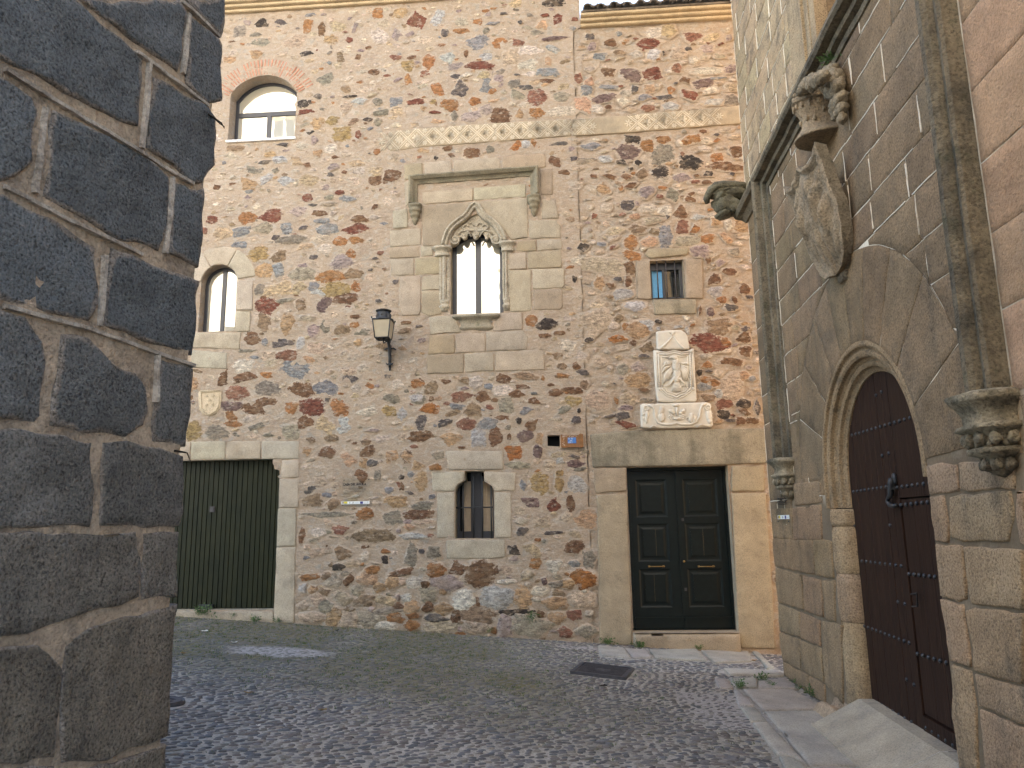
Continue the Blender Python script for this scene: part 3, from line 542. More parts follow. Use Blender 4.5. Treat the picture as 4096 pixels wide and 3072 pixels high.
# double door, small window of the right hand house
DRX0, DRX1, DZ0, DZ1 = .86, 2.265, .145, 2.372
DO = rect(DRX0, DRX1, DZ0 - .02, DZ1)
q = pts(FAC, CG, 747, 545, 992, 541, 984, 258, 739, 260)
MW = rect((q[0][0] + q[3][0]) / 2, (q[1][0] + q[2][0]) / 2, (q[0][1] + q[1][1]) / 2, (q[2][1] + q[3][1]) / 2)
GRA = (.405, .345, .265); GRB = (.355, .288, .208); GRC = (.435, .375, .295)
def tint(c, k=.06): f = 1 + random.uniform(-k, k); return tuple(x * f * (1 + random.uniform(-.03, .03)) for x in c)
ASH_B = """210 105 348 95 352 205 215 225|362 92 565 75 572 185 365 200|580 72 920 55 925 150 583 183|940 45 1255 25 1260 130 1195 140 940 150|
350 310 720 280 725 375 350 405|728 280 1112 250 1115 350 728 372|350 412 715 385 735 400 695 430 650 490 570 545 515 620 490 705 350 715|745 380 1125 355 1130 650 1000 665 965 610 900 530 830 480 790 430 750 395|
110 590 340 580 340 705 110 715|110 717 333 710 333 795 110 800|337 712 425 710 425 780 337 793|110 805 290 795 290 925 115 928|295 797 480 787 482 915 295 922|180 932 338 928 340 1190 320 1220 200 1225 180 1150|
345 925 482 918 484 1030 345 1035|345 1038 484 1034 490 1215 400 1226 345 1200|395 1232 560 1222 600 1255 620 1300 640 1345 410 1362|930 1203 1085 1198 1090 1325 870 1335 880 1270|
400 1367 588 1360 590 1500 390 1510|593 1356 812 1347 815 1490 593 1500|820 1345 1090 1325 1130 1380 1120 1475 820 1488|380 1514 655 1504 658 1645 380 1655|662 1502 873 1493 880 1632 662 1640|883 1491 1250 1470 1250 1620 883 1634|
1050 675 1185 665 1190 745 1040 750|1192 665 1375 655 1380 735 1195 743|985 768 1115 755 1120 880 985 887|1125 750 1375 740 1378 870 1128 878|988 890 1150 882 1155 1185 1085 1195 1000 1198 988 1100|1160 880 1395 875 1400 1000 1380 1020 1165 1025|
1168 1028 1385 1022 1385 1160 1360 1180 1170 1182|1135 520 1335 515 1370 560 1370 650 1140 655|1230 360 1330 380 1355 505 1230 510|1215 145 1310 135 1310 330 1220 335|215 240 262 225 272 390 225 420|130 450 240 430 245 575 130 580"""
ASH_L = [(CG8, "60 507 172 506 170 606 60 607"), (CG8, "174 506 365 503 363 605 172 606"), (CG8, "367 503 560 503 560 604 365 605"), (CG8, "562 503 772 502 770 603 562 604"),
         (CG8, "676 607 770 606 769 706 668 710"), (CG8, "660 712 768 710 767 872 655 874"), (CG8, "652 876 755 874 752 1085 644 1088"), (CG8, "643 1091 752 1088 744 1512 630 1512"), (CG8, "30 1443 628 1445 628 1520 30 1510"),
         (CD, "1440 188 1865 190 1870 330 1465 332"), (CD, "1340 342 1580 342 1580 410 1535 437 1510 478 1508 490 1345 490"), (CD, "1728 342 1960 350 1955 487 1802 488 1797 462 1765 432 1728 412"), (CD, "1380 500 1508 495 1510 832 1380 832"),
         (CD, "1803 495 1925 500 1930 832 1804 832"), (CD, "1445 845 1880 842 1885 975 1740 990 1450 985"),
         (CC, "408 200 520 205 515 400 402 398"), (CC, "402 402 505 402 500 542 398 542"), (CC, "110 548 440 548 430 660 105 650"), (CC, "110 662 350 680 345 790 105 780")]
ASH_R = [(CH, "262 62 440 40 1000 25 1438 22 1453 252 1205 262 880 270 505 278 285 283", 'L'), (CH, "285 290 505 285 508 438 300 453", 'A'), (CH, "1207 270 1420 264 1425 438 1200 443", 'A'), (CH, "310 465 512 457 545 1462 330 1455", 'A'),
         (CH, "1202 452 1432 447 1470 985 1495 1482 1268 1482 1246 1370", 'A'), (CG, "632 268 735 262 752 545 700 548 640 540", 'A'), (CG, "990 252 1125 250 1130 540 1000 542", 'A'), (CG, "700 222 720 175 1030 165 1010 222 735 248", 'A'), (CG, "757 548 1080 546 1080 655 770 660", 'L')]
def P(fr, crop, s): v = [float(x) for x in s.split()]; return pts(fr, crop, *v)
ashL = [(P(FAC, CB, s), GRA if i % 3 else GRB, 2) for i, s in enumerate(ASH_B.replace('\n', '').split('|'))]
ashL += [(P(FAC, c, s), GRC, 2) for c, s in ASH_L]
UWmid = UWc
# voussoirs of the small arched window
cx, cz, rr = SWc
for i in range(3):
    t0, t1 = R(8 + 56 * i), R(8 + 56 * (i + 1))
    pa = [(cx + rr * math.cos(t), cz + rr * math.sin(t)) for t in np.linspace(t0, t1, 8)]
    pb = [(cx + (rr + .3) * math.cos(t), cz + (rr + .3) * math.sin(t)) for t in np.linspace(t1, t0, 8)]
    ashL.append((pa + pb, GRC, 2))
ashR = [(P(FAC, c, s), GRB if k == 'A' else (.33, .29, .215), 2 if k == 'A' else 3) for c, s, k in ASH_R]
FRZ_L = pts(FAC, CM, -330, 1440, 0, 1392, 700, 1345, 1385, 1292, 1385, 1128, 700, 1165, 0, 1212, -330, 1245)
FRZ_R = pts(FAC, CE, 152, 905, 480, 885, 1100, 835, 1270, 822, 1270, 702, 1190, 706, 470, 768, 152, 792)
ZONES = [UW, SW, GW, LWp, GA, NI, DO, MW, FRZ_L, FRZ_R] + [z for z, _, _ in ashL + ashR]
ZONES.append([(UWc[0] + (UWc[2] + .34) * math.cos(t), UWc[1] + (UWc[2] + .34) * math.sin(t)) for t in np.linspace(R(20), R(160), 14)] + [(UWb[0], UWb[3]), (UWb[1], UWb[3])])
ZONES.append(pts(FAC, CG, 760, 905, 780, 770, 1030, 770, 1090, 910, 1090, 1310, 1205, 1310, 1205, 1500, 665, 1500, 665, 1310, 770, 1310))
ZONES.append(pts(FAC, CN, 1330, 1125, 1525, 1125, 1525, 1000, 1330, 1000)); ZONES.append(pts(FAC, CG8, 205, 375, 350, 375, 350, 220, 205, 220))
def free(a, b, w_, h_, m=.0):
    ps = [(a, b)] + [(a + (w_ / 2 + m) * math.cos(t), b + (h_ / 2 + m) * math.sin(t)) for t in np.linspace(0, 6.28, 9)[:-1]]
    return not any(inpoly(ps, z).any() for z in ZONES)
rs = random.Random(11)
fill = []; allp = [(a, b, w_, h_) for a, b, w_, h_, _ in STONES]
def crowd(a, b, w_, h_, lst, k):
    for x, y, ww, hh in lst:
        if abs(a - x) < (w_ + ww) / 2 * k and abs(b - y) < (h_ + hh) / 2 * k: return True
    return False
for i in range(9000):
    a, b = rs.uniform(-7.6, 3.6), rs.uniform(-.1, 10.2)
    lowz = b < 1.0 - .06 * a
    s = rs.choice([.07, .09, .12, .16, .21] if not lowz else [.08, .12, .17, .24, .3])
    w_, h_ = s * rs.uniform(.8, 1.5), s * rs.uniform(.45, .85)
    if a > XJ and b > 9.2 or crowd(a, b, w_, h_, allp, (.80 if lowz else .90)) or not free(a, b, w_, h_, .01): continue
    cc = rs.choice(['t', 't2', 'c1', 'c2', 'c3', 'c4', 'c1', 'c2', 'c3', 'c4', 'w', 'w2'] if rs.random() < (.62 if not lowz else .5) else (['b', 'k2', 'r2', 'o', 's', 'g', 'b2', 'y2', 'o2', 'p', 'g2'] if not lowz else ['o2', 'b2', 'g2', 't2', 'o', 'p2']))
    fill.append((a, b, w_, h_, cc)); allp.append((a, b, w_, h_))

def rubble(mb, cond):
    for i, (a, b, w_, h_, cc) in enumerate(STONES):
        if not cond(a): continue
        low = b < .9 - .07 * a
        stone(mb, FAC, a, b, w_ * 1.22, h_ * 1.20, tint(PALT[cc], .12), proud=(random.uniform(.016, .034) if low else random.uniform(.006, .018)), seed=i, rot=random.uniform(-.12, .12), n=18, sq=random.choice([2.2, 2.8, 3.6]))
    for i, (a, b, w_, h_, cc) in enumerate(fill):
        if not cond(a): continue
        low = b < .9 - .07 * a
        stone(mb, FAC, a, b, w_, h_, tint(PALT[cc], .12), proud=(random.uniform(.012, .03) if low else random.uniform(.003, .014)), amax=(1. if low else random.choice([.6, .7, .8, .9, 1.])), seed=i + 500, rot=random.uniform(-.3, .3), n=12, sq=random.choice([2., 2.6, 3.4]))
def bricks_arch(mb):
    cx, cz, rr = UWc; t0, t1 = math.atan2(UWb[3] - .05 - cz, UWb[1] - cx), math.atan2(UWb[3] - .05 - cz, UWb[0] - cx)
    n = 33
    for i in range(n):
        t = t0 + (t1 - t0) * (i + .5) / n
        for r0, r1 in ((.015, .135), (.155, .285)):
            if (i + (r0 > .1)) % 5 == 4 and random.random() < .5: continue
            r0 += random.uniform(-.012, .012); d = .0108
            p = []
            for r, s in ((r0, -1), (r1, -1), (r1, 1), (r0, 1)):
                p.append((cx + (rr + r) * math.cos(t) - s * d * math.sin(t), cz + (rr + r) * math.sin(t) + s * d * math.cos(t)))
            block(mb, FAC, p, h=.004, col=(.42, .19, .115), mat=4, bev=.004, step=.05, rough=.002, jit=.003, gap=.0)
# ------------------------------------------------------------ left house
house = thing('stone_house', 'taller rubble stone house with the pointed gothic window, arched windows and a green garage door', 'house', (-2.6, 0, .19))
HM = [MAT['mortar'], MAT['rubble'], MAT['ash'], MAT['lintel'], MAT['brick'], MAT['dark']]
def jx(z, d): return XJ + d + .016 * nz(z * 1.3, 2.) + .010 * nz(z * 5, 7.)
JZ = [-.8 + (9.36 + .8) * i / 60 for i in range(61)]
mb = MB()
panel(mb, FAC, [(-9, -.8)] + [(jx(z, 0), z) for z in JZ] + [ (.43, 9.36), (.43, 11.0), (-9, 11.0)], [UW, SW, GW, LWp, GA, NI], step=.062, disp=.016, k=7.)
for lp, d in ((UW, .3), (SW, .25), (GW, .34), (LWp, .3), (GA, .3)): reveal(mb, FAC, lp, 0, -d, mat=(0 if lp is UW or lp is SW else 2), col=(.42, .36, .27, 1))
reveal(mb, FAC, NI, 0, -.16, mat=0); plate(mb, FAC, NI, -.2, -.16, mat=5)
for z, c, m in ashL: block(mb, FAC, z, h=.013, col=tint(c), mat=m, step=.1, rough=.004, jit=(.005 if c is GRC else .011), seed=z[0][0])
rubble(mb, lambda a: a < XJ); bricks_arch(mb)
bx(mb, FAC, .40, .43, 9.36, 11, -7, -.002); bx(mb, FAC, .0, .6, -.8, 9.3, -.9, -.42)                       # gable side above the lower roof; added backing blocks sun leaking through joint
bx(mb, FAC, -9, .43, 10.99, 11.0, -7, -.01)
bx(mb, FAC, -9, -8.97, -.8, 11, -7, -.01); bx(mb, FAC, -9, .5, -.8, 11, -7.03, -7)
house_wall = mb.build('wall', HM, house)
def cornice(a0, a1, z0, parent, n=3):
    mb = MB(); prof = [(0, -.02)]; d = .056
    for i in range(n): h = .055 * (i + 1); y = d * i; prof += [(y, h - .012), (y + .010, h), (y + .040, h + .004), (y + .050, h - .014)]
    prof += [(d * n, -.02)]
    sweep(mb, FAC, [(a0 + (a1 - a0) * i / 40, z0 + .006 * nz(i * .3, 2.)) for i in range(41)], [(o, h) for o, h in prof], mat=0, col=(.52, .41, .27, 1), jit=.008)
    return mb.build('cornice', MAT['ash'], parent)
def tile_roof(a0, a1, z0, parent, h0=.24):
    mb = MB(); n = int((a1 - a0) / .205); ts = [0, .25, .5, .75, 1.]
    for i in range(n):
        x = a0 + (i + .5) * .205; dz = random.uniform(-.008, .008); dh = random.uniform(-.015, .015)
        for kind in (1, -1):
            xc = x + (0 if kind > 0 else .1025); rad = .07 if kind > 0 else .062
            V = []
            for hh, zz in ((h0 + dh, 0), (-3.6, 1.25)):
                for rr_ in (rad, rad - .017):
                    for j in range(9):
                        t = math.pi * j / 8
                        V.append(FAC.p(xc + rr_ * math.cos(t), z0 + dz + zz + kind * rr_ * math.sin(t) * (1 if kind > 0 else .8) + (.0 if kind > 0 else .06), hh))
            F = []
            for s in range(2):
                for j in range(8): F.append((s * 9 + j, s * 9 + j + 1, 18 + s * 9 + j + 1, 18 + s * 9 + j))
            for j in range(8): F += [(j, j + 1, 9 + j + 1, 9 + j)]
            mb.add(V, F, 0, smooth=False)
    bx(mb, FAC, a0, a1, z0 - .03, z0, -3.5, h0 - .06)
    return mb.build('roof', MAT['tile'], parent)
cornice(-9, .42, 10.0, house); tile_roof(-9, .42, 10.20, house)
def frieze(poly, a0, a1, parent, gap=()):
    mb = MB(); block(mb, FAC, poly, h=.012, col=(.41, .335, .24), mat=0, step=.08, rough=.002, jit=.004)
    def band(a):                                                  # bottom / top of the band at a
        n = len(poly) // 2; lo = sorted(poly[:n]); hi = sorted(poly[n:])
        return np.interp(a, [q[0] for q in lo], [q[1] for q in lo]), np.interp(a, [q[0] for q in hi], [q[1] for q in hi])
    per = .275; c4 = (.66, .58, .46, 1.)
    def strip(p, q, wd=.011, hh=.020):
        dx, dy = q[0] - p[0], q[1] - p[1]; l = math.hypot(dx, dy) or 1; nx, ny = -dy / l * wd, dx / l * wd
        plate(mb, FAC, [(p[0] - nx, p[1] - ny), (q[0] - nx, q[1] - ny), (q[0] + nx, q[1] + ny), (p[0] + nx, p[1] + ny)], .005, hh, mat=0, col=c4)
    k = 0; a = a0
    while a < a1 - .05:
        lo, hi = band(a + per / 2); hh = hi - lo
        if not any(g0_ < a + per / 2 < g1_ for g0_, g1_ in gap):
            for s in (0, 1):
                for d in (-.02, .02): strip((a + d, lo + .02 if s == 0 else hi - .02), (a + per + d, hi - .02 if s == 0 else lo + .02), .006)
            for px_, pz_, rad in ((a + per / 2, lo + hh * .82, .04), (a + per / 2, lo + hh * .18, .04), (a, lo + hh * .5, .062), (a + per, lo + hh * .5, .062)):
                for j in range(7):
                    t = 2 * math.pi * j / 7 + k; strip((px_ + .2 * rad * math.cos(t), pz_ + .2 * rad * math.sin(t)), (px_ + rad * math.cos(t + .3), pz_ + rad * math.sin(t + .3)), .007, .021)
        a += per; k += 1
    return mb.build('frieze', MAT['ash_f'], parent)
MAT['ash_f'] = m_ashlar('carved_plaster', 110, .25, ((.17, .15, .12), .75, 1.1, .51), .003)
frieze(FRZ_L, FAC.px(*CA(1180, 900))[0], XJ - .06, house)

# windows of the left house
def win_frame(name, parent, fr, outer, panes, h1, th=.05, mat='frame', pane='pane', ph=.02):
    mb = MB(); plate(mb, fr, outer, h1 - th, h1, holes=panes, back=True); f = mb.build(name, MAT[mat], parent)
    for pn in panes:
        mb = MB(); plate(mb, fr, pn, h1 - th, h1 - ph); mb.build('pane', MAT[pane], f)
    return f
a0, a1, zb, zs, za = UWb; cx, cz, rr = UWc; t = .048
def arcpts(cx, cz, r, xa, xb, n=9): return [(x, cz + math.sqrt(max(1e-6, r * r - (x - cx) ** 2))) for x in np.linspace(xa, xb, n)]
tr0, tr1 = zb + (zs - zb) * .655, zb + (zs - zb) * .655 + .075; mx = (a0 + a1) / 2 + .02
panes = [[(a0 + t, zb + t), (mx - .035, zb + t), (mx - .035, tr0), (a0 + t, tr0)], [(mx + .035, zb + t), (a1 - t, zb + t), (a1 - t, tr0), (mx + .035, tr0)],
         [(a0 + t, tr1), (a1 - t, tr1)] + arcpts(cx, cz, rr - t, a1 - t, a0 + t, 13)]
win_frame('window', house, FAC, UW, panes, -.22)
mb = MB(); bx(mb, FAC, a0 - .02, a1 + .02, zb - .03, zb + .004, -.22, .03); mb.build('window_sill', MAT['ash'], house)
a0, a1, zb, zs, za = SWb; cx, cz, rr = SWc; mx = (a0 + a1) / 2 + .01; t = .045
panes = [[(a0 + t, zb + t), (mx - .03, zb + t)] + arcpts(cx, cz, rr - t, mx - .03, a0 + t, 8), [(mx + .03, zb + t), (a1 - t, zb + t)] + arcpts(cx, cz, rr - t, a1 - t, mx + .03, 8)]
win_frame('window', house, FAC, SW, panes, -.15)
# gothic window
a0, a1, zb, zs, za = GWb; ac = (a0 + a1) / 2; t = .065
panes = [[(a0 + t, zb + t * .6), (ac - .042, zb + t * .6), (ac - .042, zs + .06), (ac - .15, zs + .045), (a0 + t, zs - .06)], [(ac + .042, zb + t * .6), (a1 - t, zb + t * .6), (a1 - t, zs - .06), (ac + .15, zs + .045), (ac + .042, zs + .06)]]
gw = win_frame('gothic_window', house, FAC, GW, panes, -.20)
CG_ = (.46, .405, .32, 1.)
mb = MB(); hp = pts(FAC, CB, 512, 712, 520, 665, 535, 620, 556, 585, 585, 553, 620, 528, 655, 505, 682, 478, 702, 448, 718, 422, 738, 410, 758, 422, 776, 455, 800, 484, 832, 508, 868, 535, 900, 565, 925, 600, 942, 640, 952, 680)
prof = [(-.052, -.14), (-.050, .015), (-.036, .040), (-.018, .044), (-.004, .024), (.004, .024), (.018, .058), (.036, .062), (.052, .036), (.056, -.005)]
sweep(mb, FAC, hp, prof, col=CG_, smooth=True, jit=.003); mb.build('hood_mould', MAT['carved'], gw)
mb = MB()                                                         # cusped tracery
low = [(925, 700), (905, 705), (880, 700), (860, 680), (852, 655), (843, 640), (832, 650), (815, 652), (808, 640), (800, 615), (782, 605), (765, 615), (758, 640), (740, 648), (722, 640), (716, 618), (700, 608), (682, 618), (676, 642), (660, 652), (642, 650), (634, 636), (622, 655), (612, 680), (590, 700), (565, 705), (552, 700)]
upp = [(545, 680), (560, 640), (585, 600), (625, 565), (668, 538), (700, 505), (722, 470), (740, 448), (757, 470), (780, 502), (818, 532), (860, 562), (895, 595), (920, 635), (935, 680)]
plate(mb, FAC, [FAC.px(*CB(*q), -.03) for q in low] + [FAC.px(*CB(*q), -.03) for q in upp], -.12, -.035, col=CG_)
def px3(x, y, h): a, b = FAC.px(*CB(x, y), h); return (a, b, h)
for cx_, sgn in ((592, 1), (890, -1)):
    sp_ = []
    for i in range(40):
        t = i / 39 * 4.4 * math.pi / 2 * 1.6; r_ = 40 * (1 - .85 * i / 39); sp_.append(px3(cx_ + sgn * r_ * math.cos(t + 2.2), 660 - r_ * math.sin(t + 2.2), -.02 + .012 * i / 39))
    ftube(mb, FAC, sp_, [.020 * (1 - .5 * i / 39) for i in range(40)], col=CG_)
    c = px3(cx_, 660, -.04); ell(mb, FAC, *c, .072, .075, .03, col=CG_)
for cx_, cy_ in ((657, 655), (740, 655), (823, 655)):
    a_, b_, _ = px3(cx_, cy_ - 18, 0)
    stack(mb, FAC, a_, [(b_ + .045, .036, .045), (b_ + .030, .042, .05), (b_ + .018, .03, .035), (b_ - .005, .034, .04), (b_ - .03, .026, .03), (b_ - .042, .006, .008)], h0=-.06, col=CG_, pw=2.2, n=14)
for s in (-1, 1):                                                 # small pointed lobes above
    for x0, x1, y0, y1 in ((12, 44, 560, 545), (52, 96, 562, 575)):
        a = [px3(740 + s * (x0 + (x1 - x0) * i / 10), y0 + (y1 - y0) * i / 10 - 16 * math.sin(math.pi * i / 10), -.022) for i in range(11)]
        ftube(mb, FAC, a, .011, col=CG_)
    ftube(mb, FAC, [px3(740 + s * x, y, -.026) for x, y in ((20, 600), (60, 590), (105, 600), (130, 625))], .016, col=CG_)
    ftube(mb, FAC, [px3(740 + s * x, y, -.026) for x, y in ((30, 640), (45, 612), (75, 590), (100, 570))], .013, col=CG_)
mb.build('tracery', MAT['carved'], gw)
mb = MB(); lp_ = pts(FAC, CB, 281, 402, 281, 226, 1178, 160, 1182, 335)
zt = (lp_[1][1] + lp_[2][1]) / 2
prof = [(-.075, -.01), (-.072, .02), (-.045, .028), (-.02, .05), (-.012, .075), (.0, .085), (.03, .108), (.052, .10), (.058, .07), (.058, -.01)]
sweep(mb, FAC, dens(lp_, .12, False), prof, col=(.25, .22, .16, 1), smooth=False, jit=.006); mb.build('label_mould', MAT['mossy'], gw)
for x, y in ((294, 402), (1170, 335)):
    mb = MB(); a_, b_ = FAC.px(*CB(x, y), .05); k = .105
    secs = [(b_ + .01, k * .95, .10), (b_, k, .125), (b_ - .03, k * .98, .12), (b_ - .045, k * .84, .10), (b_ - .075, k * .86, .105), (b_ - .095, k * .93, .115), (b_ - .115, k * .86, .10), (b_ - .13, k * .68, .085), (b_ - .16, k * .66, .08), (b_ - .175, k * .72, .085), (b_ - .19, k * .62, .07), (b_ - .205, k * .46, .055), (b_ - .235, k * .45, .05), (b_ - .25, k * .50, .055), (b_ - .265, k * .34, .04), (b_ - .30, k * .26, .03), (b_ - .325, k * .05, .008)]
    stack(mb, FAC, a_, secs, col=(.29, .255, .185, 1), pw=3., n=20, wob=.05); mb.build('corbel', MAT['mossy'], gw)
for x, yt, yb, wd in ((512, 790, 1110, .085), (966, 755, 1100, .062)):
    mb = MB(); a_, b1_ = FAC.px(*CB(x, yt)); _, b0_ = FAC.px(*CB(x, yb)); _, bb = FAC.px(*CB(x, yb + 85))
    prof = [(-wd, -.15), (-wd, .0), (-wd * .8, .012), (-wd * .45, .012), (-wd * .38, .0), (-wd * .3, .028), (0, .042), (wd * .25, .030), (wd * .36, .004), (wd * .55, .016), (wd * .9, .014), (wd, -.01)]
    sweep(mb, FAC, [(a_, b0_), (a_, (b0_ + b1_) / 2), (a_, b1_)], [(o, h) for o, h in prof], col=CG_, smooth=False, jit=.002)
    h_ = b0_ - bb
    stack(mb, FAC, a_, [(b0_ + .01, wd * .8, .045), (b0_, wd * .9, .05), (b0_ - h_ * .2, wd * .9, .055), (b0_ - h_ * .27, wd * .75, .042), (b0_ - h_ * .4, wd * .78, .045), (b0_ - h_ * .48, wd * 1.0, .062), (b0_ - h_ * .62, wd * 1.0, .062), (b0_ - h_ * .7, wd * .82, .046), (b0_ - h_ * .98, wd * .78, .04), (b0_ - h_, wd * .5, .0)], h0=-.02, col=CG_, pw=2.6, n=16)
    mb.build('colonnette', MAT['carved'], gw)
for x, y, wd in ((492, 708, .148), (975, 672, .128)):
    mb = MB(); a_, b_ = FAC.px(*CB(x, y), .04)
    stack(mb, FAC, a_, [(b_ + .005, wd * .9, .085), (b_ - .005, wd, .105), (b_ - .035, wd, .108), (b_ - .048, wd * .9, .085), (b_ - .075, wd * .74, .06), (b_ - .115, wd * .72, .055), (b_ - .128, wd * .78, .07), (b_ - .148, wd * .80, .072), (b_ - .16, wd * .6, .03)], h0=-.02, col=CG_, pw=3.2, n=20, wob=.04)
    mb.build('capital', MAT['carved'], gw)
mb = MB(); a_, b_ = FAC.px(*CB(742, 1212), .08); _, bz = FAC.px(*CB(742, 1335)); h_ = b_ - bz
stack(mb, FAC, a_, [(b_ + .012, .335, .085), (b_, .36, .115), (b_ - .028, .355, .112), (b_ - .05, .30, .085), (b_ - .065, .245, .06), (b_ - .10, .235, .045), (b_ - .15, .235, .04), (b_ - .165, .25, .052), (b_ - .185, .262, .058), (b_ - .20, .25, .045), (b_ - h_, .23, .012)], h0=-.02, col=(.34, .30, .23, 1), pw=4.5, n=28, wob=.02)
mb.build('window_sill', MAT['mossy'], gw)
# lower barred window
fx = [q[0] for q in LWp]; fz = [q[1] for q in LWp]; lx0, lx1, lz0, lz1 = min(fx), max(fx), min(fz), max(fz); lw = lx1 - lx0
zsh = FAC.px(*CD(1560, 424))[1]
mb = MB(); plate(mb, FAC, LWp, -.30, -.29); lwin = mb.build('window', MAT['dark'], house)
mb = MB()
for u0, u1 in ((0, .07), (.36, .64), (.93, 1.)): bx(mb, FAC, lx0 + lw * u0, lx0 + lw * u1, lz0, lz1 - (.0 if u0 == .36 else .2), -.26, -.21)
bx(mb, FAC, lx0, lx1, lz0, lz0 + .10, -.255, -.205); mb.build('frame', MAT['frame'], lwin)
for u0, u1 in ((.16, .38), (.62, .92)):
    mb = MB(); n = 14
    V = [FAC.p(lx0 + lw * (u0 + (u1 - u0) * i / n), z, -.275 + .012 * math.sin(i * 2.3)) for z in (lz0 + .06, zsh + .03) for i in range(n + 1)]
    mb.add(V, [(i, i + 1, n + 2 + i, n + 1 + i) for i in range(n)], smooth=True); mb.build('curtain_or_reflection', MAT['beige'], lwin)
mb = MB()
for u in (.19, .46, .69, .92): ftube(mb, FAC, [(lx0 + lw * u, lz0 - .01, -.07), (lx0 + lw * u, zsh + (.02 if u in (.19, .92) else .09), -.07)], .0115)
_, zr = FAC.px(*CD(1660, 608), -.07); ftube(mb, FAC, [(lx0 - .02, zr, -.07), (lx1 + .02, zr, -.07)], .0105); mb.build('grille', MAT['iron'], lwin)
# garage door: a sheet metal up and over door with pressed ribs
mb = MB(); hd = -.17; x = g0 - 1.2; n = 0
def gdx(px_): return FAC.px(*CG8(px_, 1000), hd)[0]
ribs = [gdx(v) for v in (95, 122, 149, 176, 201, 227, 253, 280, 308, 337, 362, 387, 413, 441, 470, 500, 527, 553, 580, 606, 632, 655)]
edges = [ribs[0] - .095 * k for k in range(13, 0, -1)] + ribs + [g1 + .15]
for e0, e1 in zip(edges[:-1], edges[1:]):
    V = [FAC.p(a, b, h) for b in (gb, gt + .02) for a, h in ((e0, hd - .014), (e0 + .006, hd - .012), (e0 + .010, hd), (e1 - .004, hd), (e1, hd - .014))]
    mb.add(V, [(i, i + 1, 6 + i, 5 + i) for i in range(4)])
for zf in (.345, .70):                                            # rivet rows
    for e0 in edges[:-1]: ell(mb, FAC, e0 + .055, gt - (gt - gb) * zf, hd, .006, .006, .004, n=6, m=4)
gd = mb.build('garage_door', MAT['garage'], house)
mb = MB(); a_, b_ = FAC.px(*CG8(291, 880), hd); plate(mb, FAC, rect(a_ - .038, a_ + .034, b_ - .045, b_ + .04), hd, hd + .012); bx(mb, FAC, a_ - .022, a_ + .02, b_ - .03, b_ + .024, hd + .012, hd + .018); mb.build('lock', MAT['castiron'], gd)
mb = MB(); a_, b_ = FAC.px(*CG8(255, 1420), hd); bx(mb, FAC, a_ - .10, a_ + .11, b_ - .045, b_ + .035, hd, hd + .03); bx(mb, FAC, a_ - .07, a_ + .08, b_ + .015, b_ + .03, hd + .03, hd + .055); mb.build('handle', MAT['iron'], gd)

# ------------------------------------------------------------ right house
house2 = thing('stone_house', 'lower rubble stone house with curved roof tiles, dark green double door and tiny barred window', 'house', (1.6, .02, -.06))
FA2 = Fr((0, .014, 0), (1, 0, 0), (0, -1, 0))
mb = MB()
panel(mb, FA2, [(4.6, -.8), (4.6, 9.34)] + [(jx(z, .012 + .010 * nz(z * 2, 11.)), min(z, 9.34)) for z in JZ[::-1]], [DO, MW], step=.062, disp=.016, k=7.)
bx(mb, FAC, XJ, 4.6, 9.30, 9.335, -7, -.02); bx(mb, FAC, .3, 4.6, -.8, 9.335, -7.03, -7); bx(mb, FAC, 4.57, 4.6, -.8, 9.3, -7, -.03)
reveal(mb, FA2, DO, 0.01, -.3, mat=2, col=(.40, .33, .24, 1)); reveal(mb, FA2, MW, .012, -.28, mat=2, col=(.40, .33, .24, 1))
for z, c, m in ashR: block(mb, FAC, z, h=.013, col=tint(c), mat=m, step=.09, rough=.005, jit=.008, seed=z[0][0])
rubble(mb, lambda a: a > XJ + .03)
mb.build('wall', HM, house2)
cornice(.43, 4.6, 9.345, house2); tile_roof(.44, 4.6, 9.535, house2)
frieze(FRZ_R, FAC.px(*CE(165, 800))[0], FAC.px(*CE(1080, 800))[0], house2, gap=((FAC.px(*CE(240, 800))[0], FAC.px(*CE(500, 800))[0]),))
